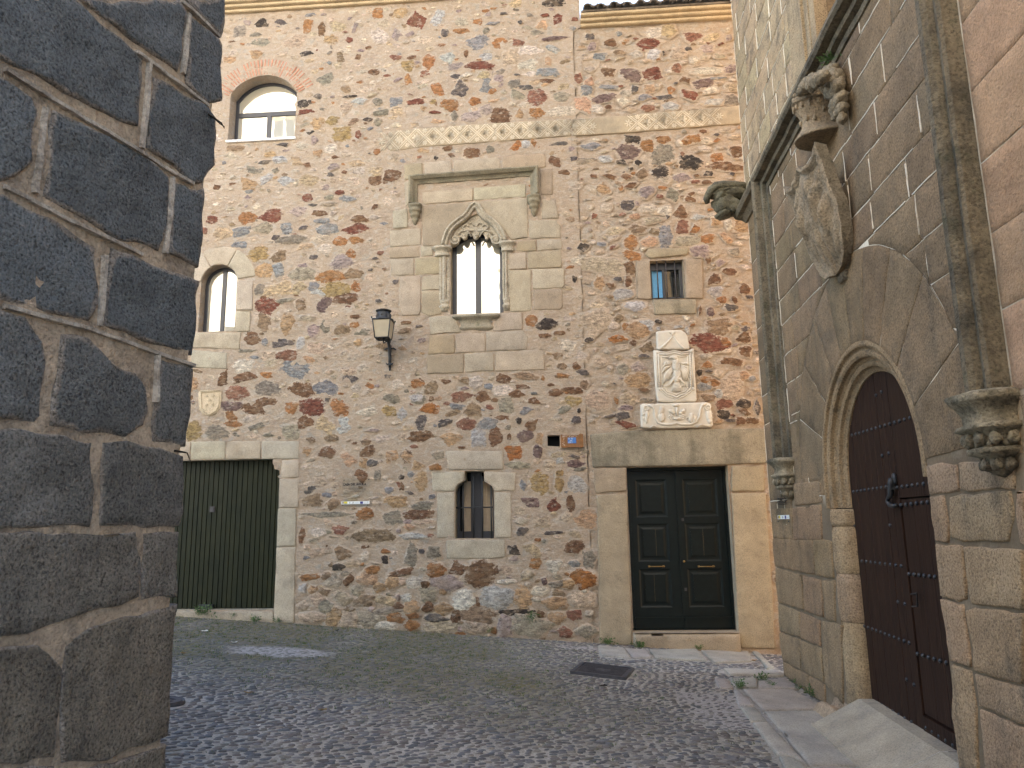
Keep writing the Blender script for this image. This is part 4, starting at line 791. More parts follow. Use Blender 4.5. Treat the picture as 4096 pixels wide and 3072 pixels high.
# double door
hd = -.20; mb = MB(); W_ = DRX1 - DRX0
plate(mb, FAC, rect(DRX0, DRX1, DZ0, DZ1), hd - .06, hd + .03, holes=[rect(DRX0 + .045, DRX1 - .035, DZ0 + .005, DZ1 - .045)])
dd = mb.build('double_door', MAT['green'], house2)
x0, x1 = DRX0 + .045, DRX1 - .035; xm = (x0 + x1) / 2 + .005
for li, (l0, l1) in enumerate(((x0, xm), (xm, x1))):
    mb = MB(); pn = []
    q0, q1 = (l0 + .085, l1 - .145) if li == 0 else (l0 + .085, l1 - .095)
    zs_ = [(DZ1 - .17 - .53, DZ1 - .17), (DZ1 - .79 - .525, DZ1 - .79), (DZ1 - 1.415 - .52, DZ1 - 1.415)]
    holes = [rect(q0, q1, zl, zh) for zl, zh in zs_]
    plate(mb, FAC, rect(l0 + .003, l1 - .003, DZ0 + .008, DZ1 - .05), hd - .04, hd, holes=holes)
    for hl in holes:                                              # raised and fielded panel
        L = [(hl, 0.), (inset(hl, .022), -.012), (inset(hl, .05), -.012), (inset(hl, .08), -.003)]
        for (p0, h0_), (p1, h1_) in zip(L[:-1], L[1:]):
            V = [FAC.p(a, b, hd + h0_) for a, b in p0] + [FAC.p(a, b, hd + h1_) for a, b in p1]
            mb.add(V, [(i, (i + 1) % 4, 4 + (i + 1) % 4, 4 + i) for i in range(4)])
        mb.add([FAC.p(a, b, hd - .002) for a, b in L[-1][0]], [(0, 1, 2, 3)])
    bx(mb, FAC, l0 + .01, l1 - .004, DZ0 + .012, DZ0 + .135, hd, hd + .022); bx(mb, FAC, l0 + .006, l1 - .003, DZ0 + .135, DZ0 + .165, hd, hd + .034)
    if li: bx(mb, FAC, l0 - .012, l0 + .055, DZ0 + .17, DZ1 - .06, hd, hd + .014)
    leaf = mb.build('leaf', MAT['green'], dd)
    for zl, dx in ((1, .12), (2, -.05)) if li == 0 else ((1, .02),):   # pale cracks in the paint of the panels
        zz = zs_[zl]; mbk = MB(); xx = (q0 + q1) / 2 + dx * .3
        pk = [(xx + .004 * nz(i, li), zz[0] + .08 + (zz[1] - zz[0] - .16) * i / 12, hd + .0005) for i in range(13)]
        ftube(mbk, FAC, pk, .0008, n=4); mbk.build('crack', MAT['dry'], leaf)
    mb = MB(); a_, b_ = FAC.px(*CH(705 if li == 0 else 1035, 938), hd)
    ftube(mb, FAC, [(a_ - .115, b_, hd + .045), (a_ + .115, b_, hd + .045)], .0075); [ell(mb, FAC, a_ + s * .10, b_, hd + .045, .014, .013, .013) for s in (-1, 1)]
    for s in (-1, 1): ftube(mb, FAC, [(a_ + s * .10, b_, hd), (a_ + s * .10, b_, hd + .045)], .008); plate(mb, FAC, rect(a_ + s * .10 - .014, a_ + s * .10 + .014, b_ - .014, b_ + .014), hd, hd + .006)
    mb.build('handle', MAT['brass'], leaf)
    if li:
        for y, kx in ((628, 880), (1090, 900)):
            a_, b_ = FAC.px(*CH(kx, y), hd); mb = MB(); bx(mb, FAC, a_ - .016, a_ + .016, b_ - .02, b_ + .02, hd + .014, hd + .02); mb.build('lock', MAT['castiron'], leaf)
        a_, b_ = FAC.px(*CH(889, 905), hd); mb = MB(); ell(mb, FAC, a_, b_, hd + .014, .017, .017, .008); mb.build('lock', MAT['brass'], leaf)
mb = MB(); q0 = FAC.px(*CH(548, 1400))[0]; q1 = FAC.px(*CH(1258, 1400))[0]
block(mb, Fr((0, 0, 0), (1, 0, 0), (0, -1, 0)), rect(q0, q1, -.35, DZ0 - .012), h=.11, col=GRB, mat=0, bev=.03, step=.08, rough=.008, back=-.3, jit=.008)
V = []; n = 24
for i in range(n + 1):
    for hh in (.10, -.28): V.append(FAC.p(q0 + .01 + (q1 - q0 - .02) * i / n, DZ0 - .008 + (.004 * nz(i * .5, 1) if hh > 0 else 0), hh))
mb.add(V, [(2 * i, 2 * i + 2, 2 * i + 3, 2 * i + 1) for i in range(n)], 0, (*GRB, 1)); mb.build('doorstep', MAT['ash'], house2)
# small window
m0, m1, n0, n1 = MW[0][0], MW[1][0], MW[0][1], MW[2][1]; ww = m1 - m0; wh = n1 - n0
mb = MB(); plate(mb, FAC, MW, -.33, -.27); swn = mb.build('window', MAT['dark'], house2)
mb = MB(); plate(mb, FAC, MW, -.2, -.13, holes=[rect(m0 + ww * .07, m0 + ww * .39, n0 + wh * .10, n0 + wh * .82), rect(m0 + ww * .47, m0 + ww * .92, n0 + wh * .10, n0 + wh * .82)]); mb.build('frame', MAT['frame'], swn)
mb = MB(); plate(mb, FAC, rect(m0 + ww * .47, m0 + ww * .92, n0 + wh * .10, n0 + wh * .82), -.18, -.17); mb.build('pane', MAT['darkpane'], swn)
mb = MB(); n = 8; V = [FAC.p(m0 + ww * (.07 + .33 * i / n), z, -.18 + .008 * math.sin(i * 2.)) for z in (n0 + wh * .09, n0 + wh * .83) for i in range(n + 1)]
mb.add(V, [(i, i + 1, n + 2 + i, n + 1 + i) for i in range(n)], smooth=True); mb.build('curtain_or_reflection', simple('painted_sky_reflection', (.20, .50, .85), .8, .2, 0, .08), swn)  # sky reflection in the left casement, painted as a rippled blue sheet
mb = MB()
for u in (.22, .49, .76): ftube(mb, FAC, [(m0 + ww * u, n0 - .01, -.05), (m0 + ww * u, n1 + .01, -.05)], .0095)
mb.build('grille', MAT['castiron'], swn)
#NEXT
# ------------------------------------------------------------ palace on the right: masonry wall, moulded arch, board door, label mould
palace = thing('stone_palace', 'brown granite palace with the round arched board door and square label mould', 'building', PAL.p(3.2, 0))
AC, AZ, AR = 3.16, 1.95, 1.05                                      # arch centre, springing, radius
PB = (.225, .163, .102); PBj = (.30, .208, .125); PBw = (.385, .272, .172); PBl = (.375, .285, .178)
arcL = [(AC + AR * math.cos(t), AZ + AR * math.sin(t)) for t in np.linspace(0, math.pi, 40)]
DOORH = [(2.21, -.6), (4.21, -.6), (4.21, AZ)] + arcL[1:-1] + [(2.11, AZ), (2.11, 1.72), (2.21, 1.70)]
mb = MB()
def joint_col(a, b):
    if b > (1.9 if a < 4.1 else 2.35) and a < 5.3: return (.80, .73, .60, 1)
    if a > 5.28: return (.52, .41, .29, 1)
    return (.20, .15, .10, 1)
panel(mb, PAL, [(0, -.6), (9.5, -.6), (9.5, 14.), (0, 14.)], [DOORH, rect(3.06, 3.9, 5.64, 7.78)], h=.007, step=.16, disp=.001, mat=0, colf=joint_col)
bx(mb, PAL, 0, .03, -.6, 14, -7, -.004, 1, (*PB, 1)); bx(mb, PAL, 0, 9.5, 13.97, 14, -7, -.01, 1, (*PB, 1)); bx(mb, PAL, 9.47, 9.5, -.6, 14, -7, -.004, 1, (*PB, 1))
QP = [(W4, "150 1382 290 1375 300 1592 160 1582"), (W4, "292 1375 480 1356 490 1600 302 1592"), (W5, "163 88 440 97 455 345 178 285"), (W5, "444 98 566 106 585 365 459 346"),
      (W5, "182 289 368 345 375 582 198 528"), (W5, "372 348 500 372 515 637 380 590"), (W5, "504 376 588 372 596 668 520 643"),
      (W5, "203 535 350 587 353 770 210 725"), (W5, "354 590 490 650 495 832 358 774"), (W5, "497 652 640 682 650 1235 525 1085"), (W5, "212 730 353 779 358 990 235 925"), (W5, "357 782 494 836 520 1082 362 992"),
      (W5, "237 932 410 1022 415 1162 245 1032"), (W5, "414 1024 522 1087 527 1218 418 1166"), (W4, "300 1215 478 1200 490 1350 305 1366")]
QR = [(W7, "585 8 862 0 882 268 612 292"), (W7, "872 0 1200 -40 1378 -40 1382 228 962 262 886 240"), (W7, "612 300 742 292 762 400 786 570 782 714 662 712"), (W7, "796 292 1330 242 1372 480 1318 712 900 690 792 660"),
      (W7, "664 724 902 732 942 1060 952 1220 870 1238 724 1192"), (W7, "918 738 1429 766 1450 768 1450 1318 978 1252 944 1000"), (W7, "722 1208 918 1254 936 1400 970 1640 985 1830 808 1762 770 1600 742 1400"), (W7, "926 1302 1000 1272 1450 1334 1450 1968 1010 1852 985 1640 944 1420"),
      (W5, "1392 947 1528 1002 1560 1240 1582 1700 1446 1700 1400 1300"), (W5, "1552 1012 1871 1097 1960 1120 1960 1390 1578 1240"), (W5, "1584 1252 1960 1400 1960 1750 1632 1700"), (W7, "1404 250 1470 246 1480 740 1408 714 1390 500")]
def pblock(z, c, mt=1, **k): block(mb, PAL, z, col=tint(c, .09), mat=mt, seed=z[0][0] * 3, **k)
for c_, s in QP: pblock(P(PAL, c_, s), PBj, h=.022, bev=.012, step=.07, rough=.009, jit=.014, gap=.003)
for c_, s in QR: pblock(P(PAL, c_, s), PBw, h=.022, bev=.014, step=.07, rough=.009, jit=.016, gap=.003)
# rounded lower jamb stones of the door, left side
for z0, z1 in ((-.12, .724), (.728, 1.136), (1.14, 1.546), (1.55, 1.70)):
    V = []; n = 10; m = 8
    for i in range(m + 1):
        z = z0 + (z1 - z0) * i / m; e = .012 if i in (0, m) else 0
        for j in range(n + 1):
            t = j / n * math.pi / 2; a = 2.20 + .17 * math.sin(t) - e + .006 * nz(z * 5, j * .4, 3); h = .012 - .165 * (1 - math.cos(t)) - e + .008 * nz(z * 6, j * .5)
            V.append(PAL.p(a, z, h))
    mb.add(V, [(i * (n + 1) + j, i * (n + 1) + j + 1, (i + 1) * (n + 1) + j + 1, (i + 1) * (n + 1) + j) for i in range(m) for j in range(n)], 1, (*tint(PBw), 1), smooth=True)
bx(mb, PAL, 4.215, 4.5, -.6, AZ, -.3, -.004, 1, (*PBw, 1))
bx(mb, PAL, 2.10, 2.25, -.2, 1.70, -.3, -.05, 1, (*PB, 1))
# voussoirs of the great arch
rs = random.Random(5); angs = [2, 22, 42, 60, 77, 92, 106, 121, 139, 158, 179]
for i, (t0, t1) in enumerate(zip(angs[:-1], angs[1:])):
    t0, t1 = R(t0), R(t1); ro = 1.782
    z = [(AC + (AR + .004) * math.cos(t), AZ + (AR + .004) * math.sin(t)) for t in np.linspace(t0, t1, 6)] + [(AC + ro * math.cos(t), AZ + ro * math.sin(t)) for t in np.linspace(t1, t0, 6)]
    pblock(z, PB, h=.013, bev=.004, step=.09, rough=.005, jit=.006, gap=.003)
def courses(t0, t1, zz, wmin, wmax, col, seed, push=True, point=True, **k):
    rs = random.Random(seed)
    for z0, z1 in zip(zz[:-1], zz[1:]):
        a = t0 - rs.uniform(0, wmin * .6)
        while a < t1 - .03:
            b = a + rs.uniform(wmin, wmax)
            if b > t1 - wmin * .35: b = t1
            q = dens(rect(max(a, t0), min(b, t1), z0 + rs.uniform(-.004, .004), z1), .09)
            if push:
                inside = [math.dist(p, (AC, AZ)) < 1.78 and p[1] > AZ - .05 for p in q]
                if all(inside): a = b; continue
                if any(inside):
                    q = [((AC + (p[0] - AC) * 1.78 / max(.05, math.dist(p, (AC, AZ))), AZ + (p[1] - AZ) * 1.78 / max(.05, math.dist(p, (AC, AZ)))) if s else p) for p, s in zip(q, inside)]
                    q2 = [q[0]]
                    for p in q[1:]:
                        if math.dist(p, q2[-1]) > .012: q2.append(p)
                    q = q2
                    if len(q) < 3 or abs(area(q)) < .012: a = b; continue
            pblock(q, col, **k)
            if point and not (push and any(inside)):
                x0, x1 = max(a, t0), min(b, t1); ln = []
                if rs.random() < .62: s = rs.uniform(0, .3) * (x1 - x0); ln.append([(x0 + s, z0), (x1 - rs.uniform(0, .25) * (x1 - x0), z0)])
                if rs.random() < .80: ln.append([(x0, z0 + rs.uniform(0, .15) * (z1 - z0)), (x0, z1 - rs.uniform(0, .15) * (z1 - z0))])
                for l_ in ln: l_ = dens(l_, .05, False); l_ = [(p[0] + .004 * nz(p[0] * 9, p[1] * 9, 4), p[1] + .004 * nz(p[0] * 9, p[1] * 9, 8)) for p in l_]; wd = rs.uniform(.004, .0085); sweep(mb, PAL, l_, [(-wd, .0), (-wd * .6, .0165), (wd * .6, .0165), (wd, .0)], mat=0, col=(.78, .71, .60, 1), jit=.005)
            a = b
fl = dict(h=.012, bev=.003, step=.1, rough=.004, jit=.007, gap=.0035)
courses(1.14, 1.42, [1.92, 2.3, 2.62, 3.0], .3, .4, PB, 2, push=False, **fl)
courses(1.14, 2.09, [1.83, 2.02], .5, .9, PB, 9, push=False, **fl)
courses(1.14, 4.98, [2.02, 2.35, 2.70, 3.05, 3.36, 3.70, 3.98, 4.32, 4.62, 4.95, 5.24, 5.46], .42, .85, PB, 4, **fl)
courses(.0, .81, [1.83, 2.3, 2.75, 3.1, 3.55, 3.95, 4.4, 4.8, 5.2, 5.42], .5, .85, PB, 6, push=False, **fl)
courses(.0, .95, [1.56, 1.83], .3, .5, PB, 16, push=False, **fl)
courses(4.23, 5.3, [1.93, 2.28], .4, .6, PBw, 21, push=True, **fl)
zz = [5.58 + .30 * i for i in range(29)]
courses(.0, 2.32, zz, .32, .7, PBl, 8, push=False, mt=3, **fl); courses(3.9, 9.4, zz, .4, .8, PBl, 12, push=False, **fl); courses(2.32, 3.9, [7.8 + .3 * i for i in range(21)], .4, .8, PBl, 13, push=False, **fl)
courses(5.29, 9.4, [2.24, 2.68, 3.10, 3.50, 3.93, 4.35, 4.75, 5.15, 5.55], .7, 1.3, (.455, .29, .175), 14, push=False, mt=2, point=False, h=.011, bev=.003, step=.1, rough=.004, jit=.006, gap=.0025)
courses(5.335, 9.4, [-.5, .1, .55, 1.0, 1.5, 1.85, 2.22], .5, .9, PBw, 15, push=False, point=False, h=.016, bev=.022, step=.09, rough=.01, jit=.015, gap=.003)
palace_wall = mb.build('wall', [MAT['joint'], MAT['palace'], MAT['stucco'], MAT['palace_upper']], palace)
# moulded archivolt, splayed inwards
mb = MB(); path = [(2.11, 1.71)] + arcL[::-1] + [(4.21, 1.88)]
prof = [(.012, -.02), (.010, .012), (-.02, .018), (-.035, .012), (-.045, -.012), (-.06, -.020), (-.075, -.004), (-.10, -.006), (-.118, -.018), (-.125, -.05), (-.145, -.070), (-.165, -.062), (-.19, -.072), (-.20, -.10), (-.215, -.115), (-.235, -.125), (-.24, -.16)]
sweep(mb, PAL, path, prof, col=(.33, .235, .14, 1), smooth=False, jit=.004); mb.build('arch_mould', MAT['carved'], palace)
# window surround above the label mould
mb = MB(); zt_ = 7.9
for t0, t1, h_ in ((2.32, 2.42, .02), (2.43, 2.80, .045), (2.81, 2.92, .02), (2.925, 3.06, .012)): bx(mb, PAL, t0, t1, 5.58, zt_, -.1, h_, 0, (*PBl, 1))
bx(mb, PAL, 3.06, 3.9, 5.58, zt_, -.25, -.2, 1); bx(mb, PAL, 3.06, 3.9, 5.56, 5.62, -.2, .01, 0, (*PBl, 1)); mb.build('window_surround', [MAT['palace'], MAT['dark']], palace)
# label mould with corbels
LBL = (.20, .165, .115, 1.)
mb = MB(); cl, cr2, zb_ = .975, 5.13, 5.50
lp_ = dens([(cl, 2.24), (cl, zb_), (cr2, zb_), (cr2, 2.24)], .22, False)
prof = [(-.155, -.01), (-.15, .03), (-.095, .034), (-.088, .012), (-.075, .075), (-.035, .085), (-.028, .055), (-.018, .15), (.01, .172), (.05, .168), (.068, .140), (.075, .105), (.125, .118), (.14, .10), (.145, -.01)]
sweep(mb, PAL, lp_, prof, col=LBL, smooth=False, jit=.008)
sweep(mb, PAL, dens([(-.06, zb_), (cl - .13, zb_)], .2, False), [(-.10, -.2), (-.10, .04), (-.03, .09), (-.022, .145), (.02, .170), (.055, .165), (.075, .128), (.125, .122), (.14, .10), (.145, -.2)], col=LBL, jit=.01)
mb.build('label_mould', MAT['dark_mould'], palace)
for t_ in (cl, cr2):
    mb = MB(); k = .205
    stack(mb, PAL, t_, [(2.265, k * .9, .19), (2.25, k * 1.06, .235), (2.215, k * 1.04, .225), (2.19, k * .92, .19), (2.15, k * .80, .165), (2.10, k * .80, .165), (2.09, k * .95, .20), (2.068, k * .95, .20), (2.055, k * .82, .165), (1.975, k * .66, .14), (1.965, k * .78, .165), (1.94, k * .76, .16), (1.925, k * .50, .115), (1.87, k * .46, .10), (1.835, k * .30, .07), (1.815, k * .08, .02)], col=(.32, .27, .19, 1), pw=2.8, n=26, wob=.09)
    for i in range(7):
        t = math.pi * (i + .5) / 7; ell(mb, PAL, t_ + k * .80 * math.cos(t), 2.015, .165 * math.sin(t) + .005, .032, .034, .030, col=(.32, .27, .19, 1), lump=.35, seed=i)
        ell(mb, PAL, t_ + k * .74 * math.cos(t + .2), 1.99, .15 * math.sin(t + .2) + .005, .022, .022, .022, col=(.28, .24, .17, 1), lump=.4, seed=i + 9)
    for i in range(5):
        t = math.pi * (i + .5) / 5; ell(mb, PAL, t_ + k * .46 * math.cos(t), 1.885, .10 * math.sin(t), .034, .036, .03, col=(.30, .25, .18, 1), lump=.4, seed=i + 20)
    mb.build('corbel', MAT['dark_mould'], palace)
# carved curling label stop on the corner
mb = MB(); CORN = Fr((0, -1.30, 0), (1, 0, 0), (0, -1, 0)); CL = Crop(2780, 700, 7.54); LS = (.17, .155, .11, 1.)
def cp3(x, y, h): a, b = CORN.px(*CL(x, y)); return (a, b, h)
ell(mb, CORN, *cp3(1010, 960, .02), .20, .115, .16, col=LS, rot=-.25, lump=.35, n=22, m=14, seed=2)
ell(mb, CORN, *cp3(1480, 1190, .03), .13, .085, .14, col=LS, lump=.35, n=18, m=12, seed=5)
ell(mb, CORN, *cp3(1480, 900, .02), .16, .055, .13, col=LS, rot=.2, lump=.3, n=18, m=12, seed=8)
ell(mb, CORN, *cp3(900, 1180, .0), .13, .06, .12, col=LS, rot=.3, lump=.3, n=18, m=12, seed=12)
ell(mb, CORN, *cp3(730, 740, .06), .09, .075, .10, col=LS, lump=.35, n=18, m=12, seed=15)
ell(mb, CORN, *cp3(1120, 600, .02), .24, .075, .12, col=LS, lump=.25, n=20, m=12, seed=31); ell(mb, CORN, *cp3(640, 620, .04), .10, .075, .10, col=LS, lump=.25, n=20, m=12, seed=33)
ftube(mb, CORN, [cp3(x, y, h) for x, y, h in ((1620, 400, .06), (1200, 415, .10), (800, 430, .12), (580, 460, .12), (440, 560, .10), (370, 680, .08), (330, 790, .05), (370, 870, .02))], [.045, .055, .06, .06, .055, .05, .045, .03], n=12, col=LS)
ftube(mb, CORN, [cp3(x, y, h) for x, y, h in ((1560, 640, .04), (1250, 560, .10), (950, 510, .12), (650, 590, .12), (560, 700, .08))], [.03, .035, .035, .03, .02], n=10, col=LS)
mb.build('label_stop', MAT['dark_mould'], palace)
# board door with its wicket
DH = -.14; SEAM0, SEAM1 = PAL.px(*W7(331, 322), DH), PAL.px(*W7(470, 1659), DH); ws = (SEAM0[0] + SEAM1[0]) / 2; wt = SEAM0[1]
door = None
def boards(a0, a1, z0, z1, n, h):
    mb = MB(); wd = (a1 - a0) / n
    for i in range(n):
        dh = random.uniform(-.003, .003); x0, x1 = a0 + i * wd + .0018, a0 + (i + 1) * wd - .0018
        V = [PAL.p(x, z, h + d) for z in (z0, z1) for x, d in ((x0, -.02), (x0, -.004 + dh), (x0 + .004, dh), (x1 - .004, dh), (x1, -.004 + dh), (x1, -.02))]
        mb.add(V, [(j, j + 1, 7 + j, 6 + j) for j in range(5)])
    bx(mb, PAL, a0, a1, z0, z1, h - .05, h - .02); return mb
mb = boards(1.9, ws - .008, .10, 3.05, 12, DH); m2 = boards(ws - .008, 4.25, wt + .008, 3.05, 4, DH)
k = len(mb.v); mb.v += m2.v; mb.f += [tuple(i + k for i in q) for q in m2.f]; mb.m += m2.m; mb.c += m2.c; mb.sm += m2.sm
door = mb.build('door', MAT['wood'], palace)
wick = boards(ws + .006, 4.2, .24, wt - .006, 4, DH - .006); bx(wick, PAL, ws - .008, 4.2, .10, .225, DH - .05, DH + .006); wick.build('wicket', MAT['wood'], door)
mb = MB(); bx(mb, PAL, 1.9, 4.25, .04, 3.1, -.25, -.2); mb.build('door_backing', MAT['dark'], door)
SM = MB(); ell(SM, Fr((0, 0, 0), PAL.U, PAL.N), 0, 0, .0,   .016, .016, .014, n=10, m=6); stud_me = None
rows = [(W4, 680, 897, 1100, 772, 15), (W4, 690, 1272, 905, 1240, 9), (W4, 978, 1243, 1192, 1215, 7), (W4, 1003, 1362, 1180, 1342, 6), (W4, 838, 632, 875, 610, 2), (W4, 880, 1033, 922, 1017, 2), (W4, 695, 1497, 932, 1495, 2),
        (W5, 738, 243, 1035, 280, 10), (W5, 1088, 335, 1265, 355, 6), (W5, 1013, 525, 1060, 538, 2), (W5, 783, 690, 1090, 805, 11), (W5, 1145, 880, 1385, 955, 7), (W5, 1072, 1055, 1122, 1090, 2), (W5, 830, 1190, 1105, 1345, 8), (W5, 1205, 1385, 1390, 1505, 5)]
for c_, xa, ya, xb, yb, n in rows:
    (ta, za_), (tb, zb2) = PAL.px(*c_(xa, ya), DH), PAL.px(*c_(xb, yb), DH); zm = (za_ + zb2) / 2
    for i in range(n):
        pos = PAL.p(ta + (tb - ta) * i / (n - 1), za_ + (zb2 - za_) * i / (n - 1), DH)
        if stud_me is None: so_ = SM.build('stud', MAT['stud'], door, base=(0, 0, 0)); stud_me = so_
        else: so_ = stud_me.copy(); COL.objects.link(so_); so_.parent = door
        so_.location = np.array(pos) - np.array(door['_base'])
mb = MB(); q = [PAL.px(*W4(*p_), DH + .04) for p_ in ((930, 1182), (932, 1215), (928, 1262), (932, 1290), (912, 1318), (908, 1340), (925, 1362), (948, 1368), (965, 1362))]
ftube(mb, PAL, [(a, b, DH + .035) for a, b in q], [.020, .026, .022, .024, .016, .017, .018, .017, .014], n=10); ell(mb, PAL, q[0][0], q[0][1] - .01, DH + .012, .035, .05, .018); bx(mb, PAL, q[1][0] - .012, q[1][0] + .012, q[1][1] - .05, q[1][1] + .03, DH, DH + .04)
mb.build('knocker', MAT['iron'], door)
mb = MB(); q = [PAL.px(*W5(*p_), DH + .03) for p_ in ((1100, 472), (1138, 465), (1142, 555), (1108, 556))]
ftube(mb, PAL, [(q[0][0], q[0][1], DH), (q[0][0], q[0][1], DH + .03), (q[1][0], q[1][1], DH + .03), (q[2][0], q[2][1], DH + .03), (q[3][0], q[3][1], DH + .03), (q[3][0], q[3][1], DH)], .006); mb.build('handle', MAT['iron'], door)
# threshold ramp and moulded foot stone
mb = MB()
for t0, t1 in ((2.40, 3.86), (3.87, 5.6), (5.61, 7.4), (7.41, 9.4)):
    V = []; n = 14; sec = [(-.16, .0), (-.02, 0.), (.36, 1.), (.385, 1.), (.395, 1.)]; drop = [0, 0, .0, .008, .06]
    for i in range(n + 1):
        t = t0 + (t1 - t0) * i / n
        for (h, s), dz in zip(sec, drop):
            x = PAL.p(t, 0, h)[0]; V.append(PAL.p(t, .125 * (1 - s) + (gz(x) + .045) * s - dz + .003 * nz(t * 2, h * 3), h + (.006 * nz(t * 4, 1) if s else 0)))
    k = len(sec); F = [(i * k + j, (i + 1) * k + j, (i + 1) * k + j + 1, i * k + j + 1) for i in range(n) for j in range(k - 1)]
    V2 = [PAL.p(t0, -.3, h) for h, _ in sec]; F += [(j, j + 1, len(V) + j + 1, len(V) + j) for j in range(k - 1)]
    mb.add(V + V2, F, 0, (*tint((.37, .32, .255), .05), 1), smooth=False)
mb.build('threshold', MAT['slab'], palace)
mb = MB(); V = []; n = 16; m = 12
for i in range(n + 1):
    t = 1.72 + (2.46 - 1.72) * i / n
    for j in range(m + 1):
        s = j / m; h = -.02 + .30 * s; e = 1 - abs(2 * i / n - 1) ** 6
        z = -.13 + (.20 - .20 * s ** .7 - .05 * math.sin(s * 9) * (s > .15)) * e; V.append(PAL.p(t, z + .006 * nz(t * 8, s * 6), h))
mb.add(V, [(i * (m + 1) + j, (i + 1) * (m + 1) + j, (i + 1) * (m + 1) + j + 1, i * (m + 1) + j + 1) for i in range(n) for j in range(m)], 0, (.42, .31, .21, 1), smooth=True); mb.build('foot_stone', MAT['carved'], palace)

# ------------------------------------------------------------ carved arms on the palace: leaning shield, helmet and scrolling mantling
arms = thing('coat_of_arms', 'large weathered granite shield with carved helmet leaning from the palace wall above the arched door', 'coat of arms', PAL.p(3.13, 3.55))
SH = (.36, .28, .19)
mb = MB(); nu, nv = 44, 60; V = []
def wid(v): return .405 * (1 - .06 * math.sin(v * math.pi)) * (1 if v < .45 else math.sqrt(max(0, 1 - ((v - .45) / .55) ** 2.2)))
def relief(u, v):
    r = .022 * MN.fractal(Vector((u * 3.2, v * 7, 4.)), 1., 2., 4)
    r *= .75; r += .060 * math.exp(-((u * 1.9) ** 2 + ((v - .42) * 4.2) ** 2))                       # body of the bird
    r += .040 * math.exp(-(((u - .02) * 3.4) ** 2 + ((v - .16) * 9) ** 2))
    wv = abs(u) - .5 - .25 * (v - .4)
    r += .045 * math.exp(-(wv * 4) ** 2 - ((v - .40) * 3.2) ** 2) * (1 + .9 * math.sin(u * 17 + v * 22))
    r += .042 * math.exp(-(u * 2.4) ** 2 - ((v - .76) * 4.6) ** 2) * (1 + .9 * math.sin(u * 26))
    return r + (.045 if abs(u) > .90 or v < .045 else 0)
for j in range(nv + 1):
    v = j / nv
    for i in range(nu + 1):
        u = 2 * i / nu - 1; top = 4.50 + .11 * (1 - abs(math.sin(math.pi * u)) ** .7)
        z = top + (3.60 - top) * v; V.append(PAL.p(3.13 + wid(v) * u, z, .06 + .20 * (1 - v) ** 1.5 - .02 * u + .05 * (1 - u * u) * math.sin(math.pi * min(1, v * 1.1)) + relief(u, v)))
F = [(j * (nu + 1) + i, (j + 1) * (nu + 1) + i, (j + 1) * (nu + 1) + i + 1, j * (nu + 1) + i + 1) for j in range(nv) for i in range(nu)]
mb.add(V, F, 0, (*SH, 1), smooth=True)
rim = [j * (nu + 1) for j in range(nv + 1)] + [nv * (nu + 1) + i for i in range(1, nu + 1)] + [j * (nu + 1) + nu for j in range(nv - 1, -1, -1)] + [i for i in range(nu - 1, 0, -1)]
ctr = np.array(PAL.p(3.13, 4.2, 0)); VV = [V[i] for i in rim]; n = len(rim)
def towall(q, s): d = (np.array(q) - PAL.O) @ PAL.N; w_ = np.array(q) - PAL.N * (d + .02); return tuple(ctr + (w_ - ctr) * s)
VV += [tuple(ctr + (np.array(q) - ctr) * .95 - PAL.N * .085) for q in VV]
mb.add(VV, [(i, (i + 1) % n, n + (i + 1) % n, n + i) for i in range(n)], 0, (.25, .21, .155, 1), smooth=True)
mb.add(VV[n:], [tuple(range(n))[::-1]], 0, (.25, .21, .155, 1))
stack(mb, PAL, 3.13, [(4.35, .16, .17), (4.1, .22, .12), (3.7, .16, .08), (3.55, .08, .05)], col=(.25, .21, .155, 1), pw=2.4)
mb.build('shield', MAT['carved'], arms)
mb = MB(); c = (.37, .285, .19, 1)
HZ = .13
stack(mb, PAL, 3.14, [(5.17 + (z - 5.17) * .76 + HZ, a * .86, h * .78) for z, a, h in ((5.17, .02, .05), (5.15, .10, .24), (5.09, .165, .36), (4.99, .185, .40), (4.985, .165, .37), (4.92, .16, .36), (4.86, .145, .33), (4.78, .13, .30), (4.70, .13, .30), (4.63, .17, .35), (4.56, .24, .40), (4.54, .235, .39), (4.56, .19, .30))], col=c, pw=2.2, n=30, wob=.03)
for i in range(30):
    t = math.pi * ((i * 7) % 30 + .5) / 30; zz_ = 5.01 + .022 * (i % 5); ell(mb, PAL, 3.14 + .142 * math.cos(t), 5.17 + (zz_ - 5.17) * .76 + HZ, .285 * math.sin(t), .020, .018, .018, col=c, lump=.3, seed=i)
for i in range(9): ell(mb, PAL, 3.14 + .12 * math.cos(i * .35), 4.89 + HZ + .04 * math.sin(i * 2.), .245 * math.sin(i * .35), .018, .028, .014, col=c, lump=.3, seed=i)
for i in range(11):
    t = math.pi * (i + .5) / 11; ell(mb, PAL, 3.14 + .142 * math.cos(t), 5.0 + HZ, .295 * math.sin(t), .012, .030, .014, col=c)
mb.build('helmet', MAT['carved'], arms)
mb = MB()
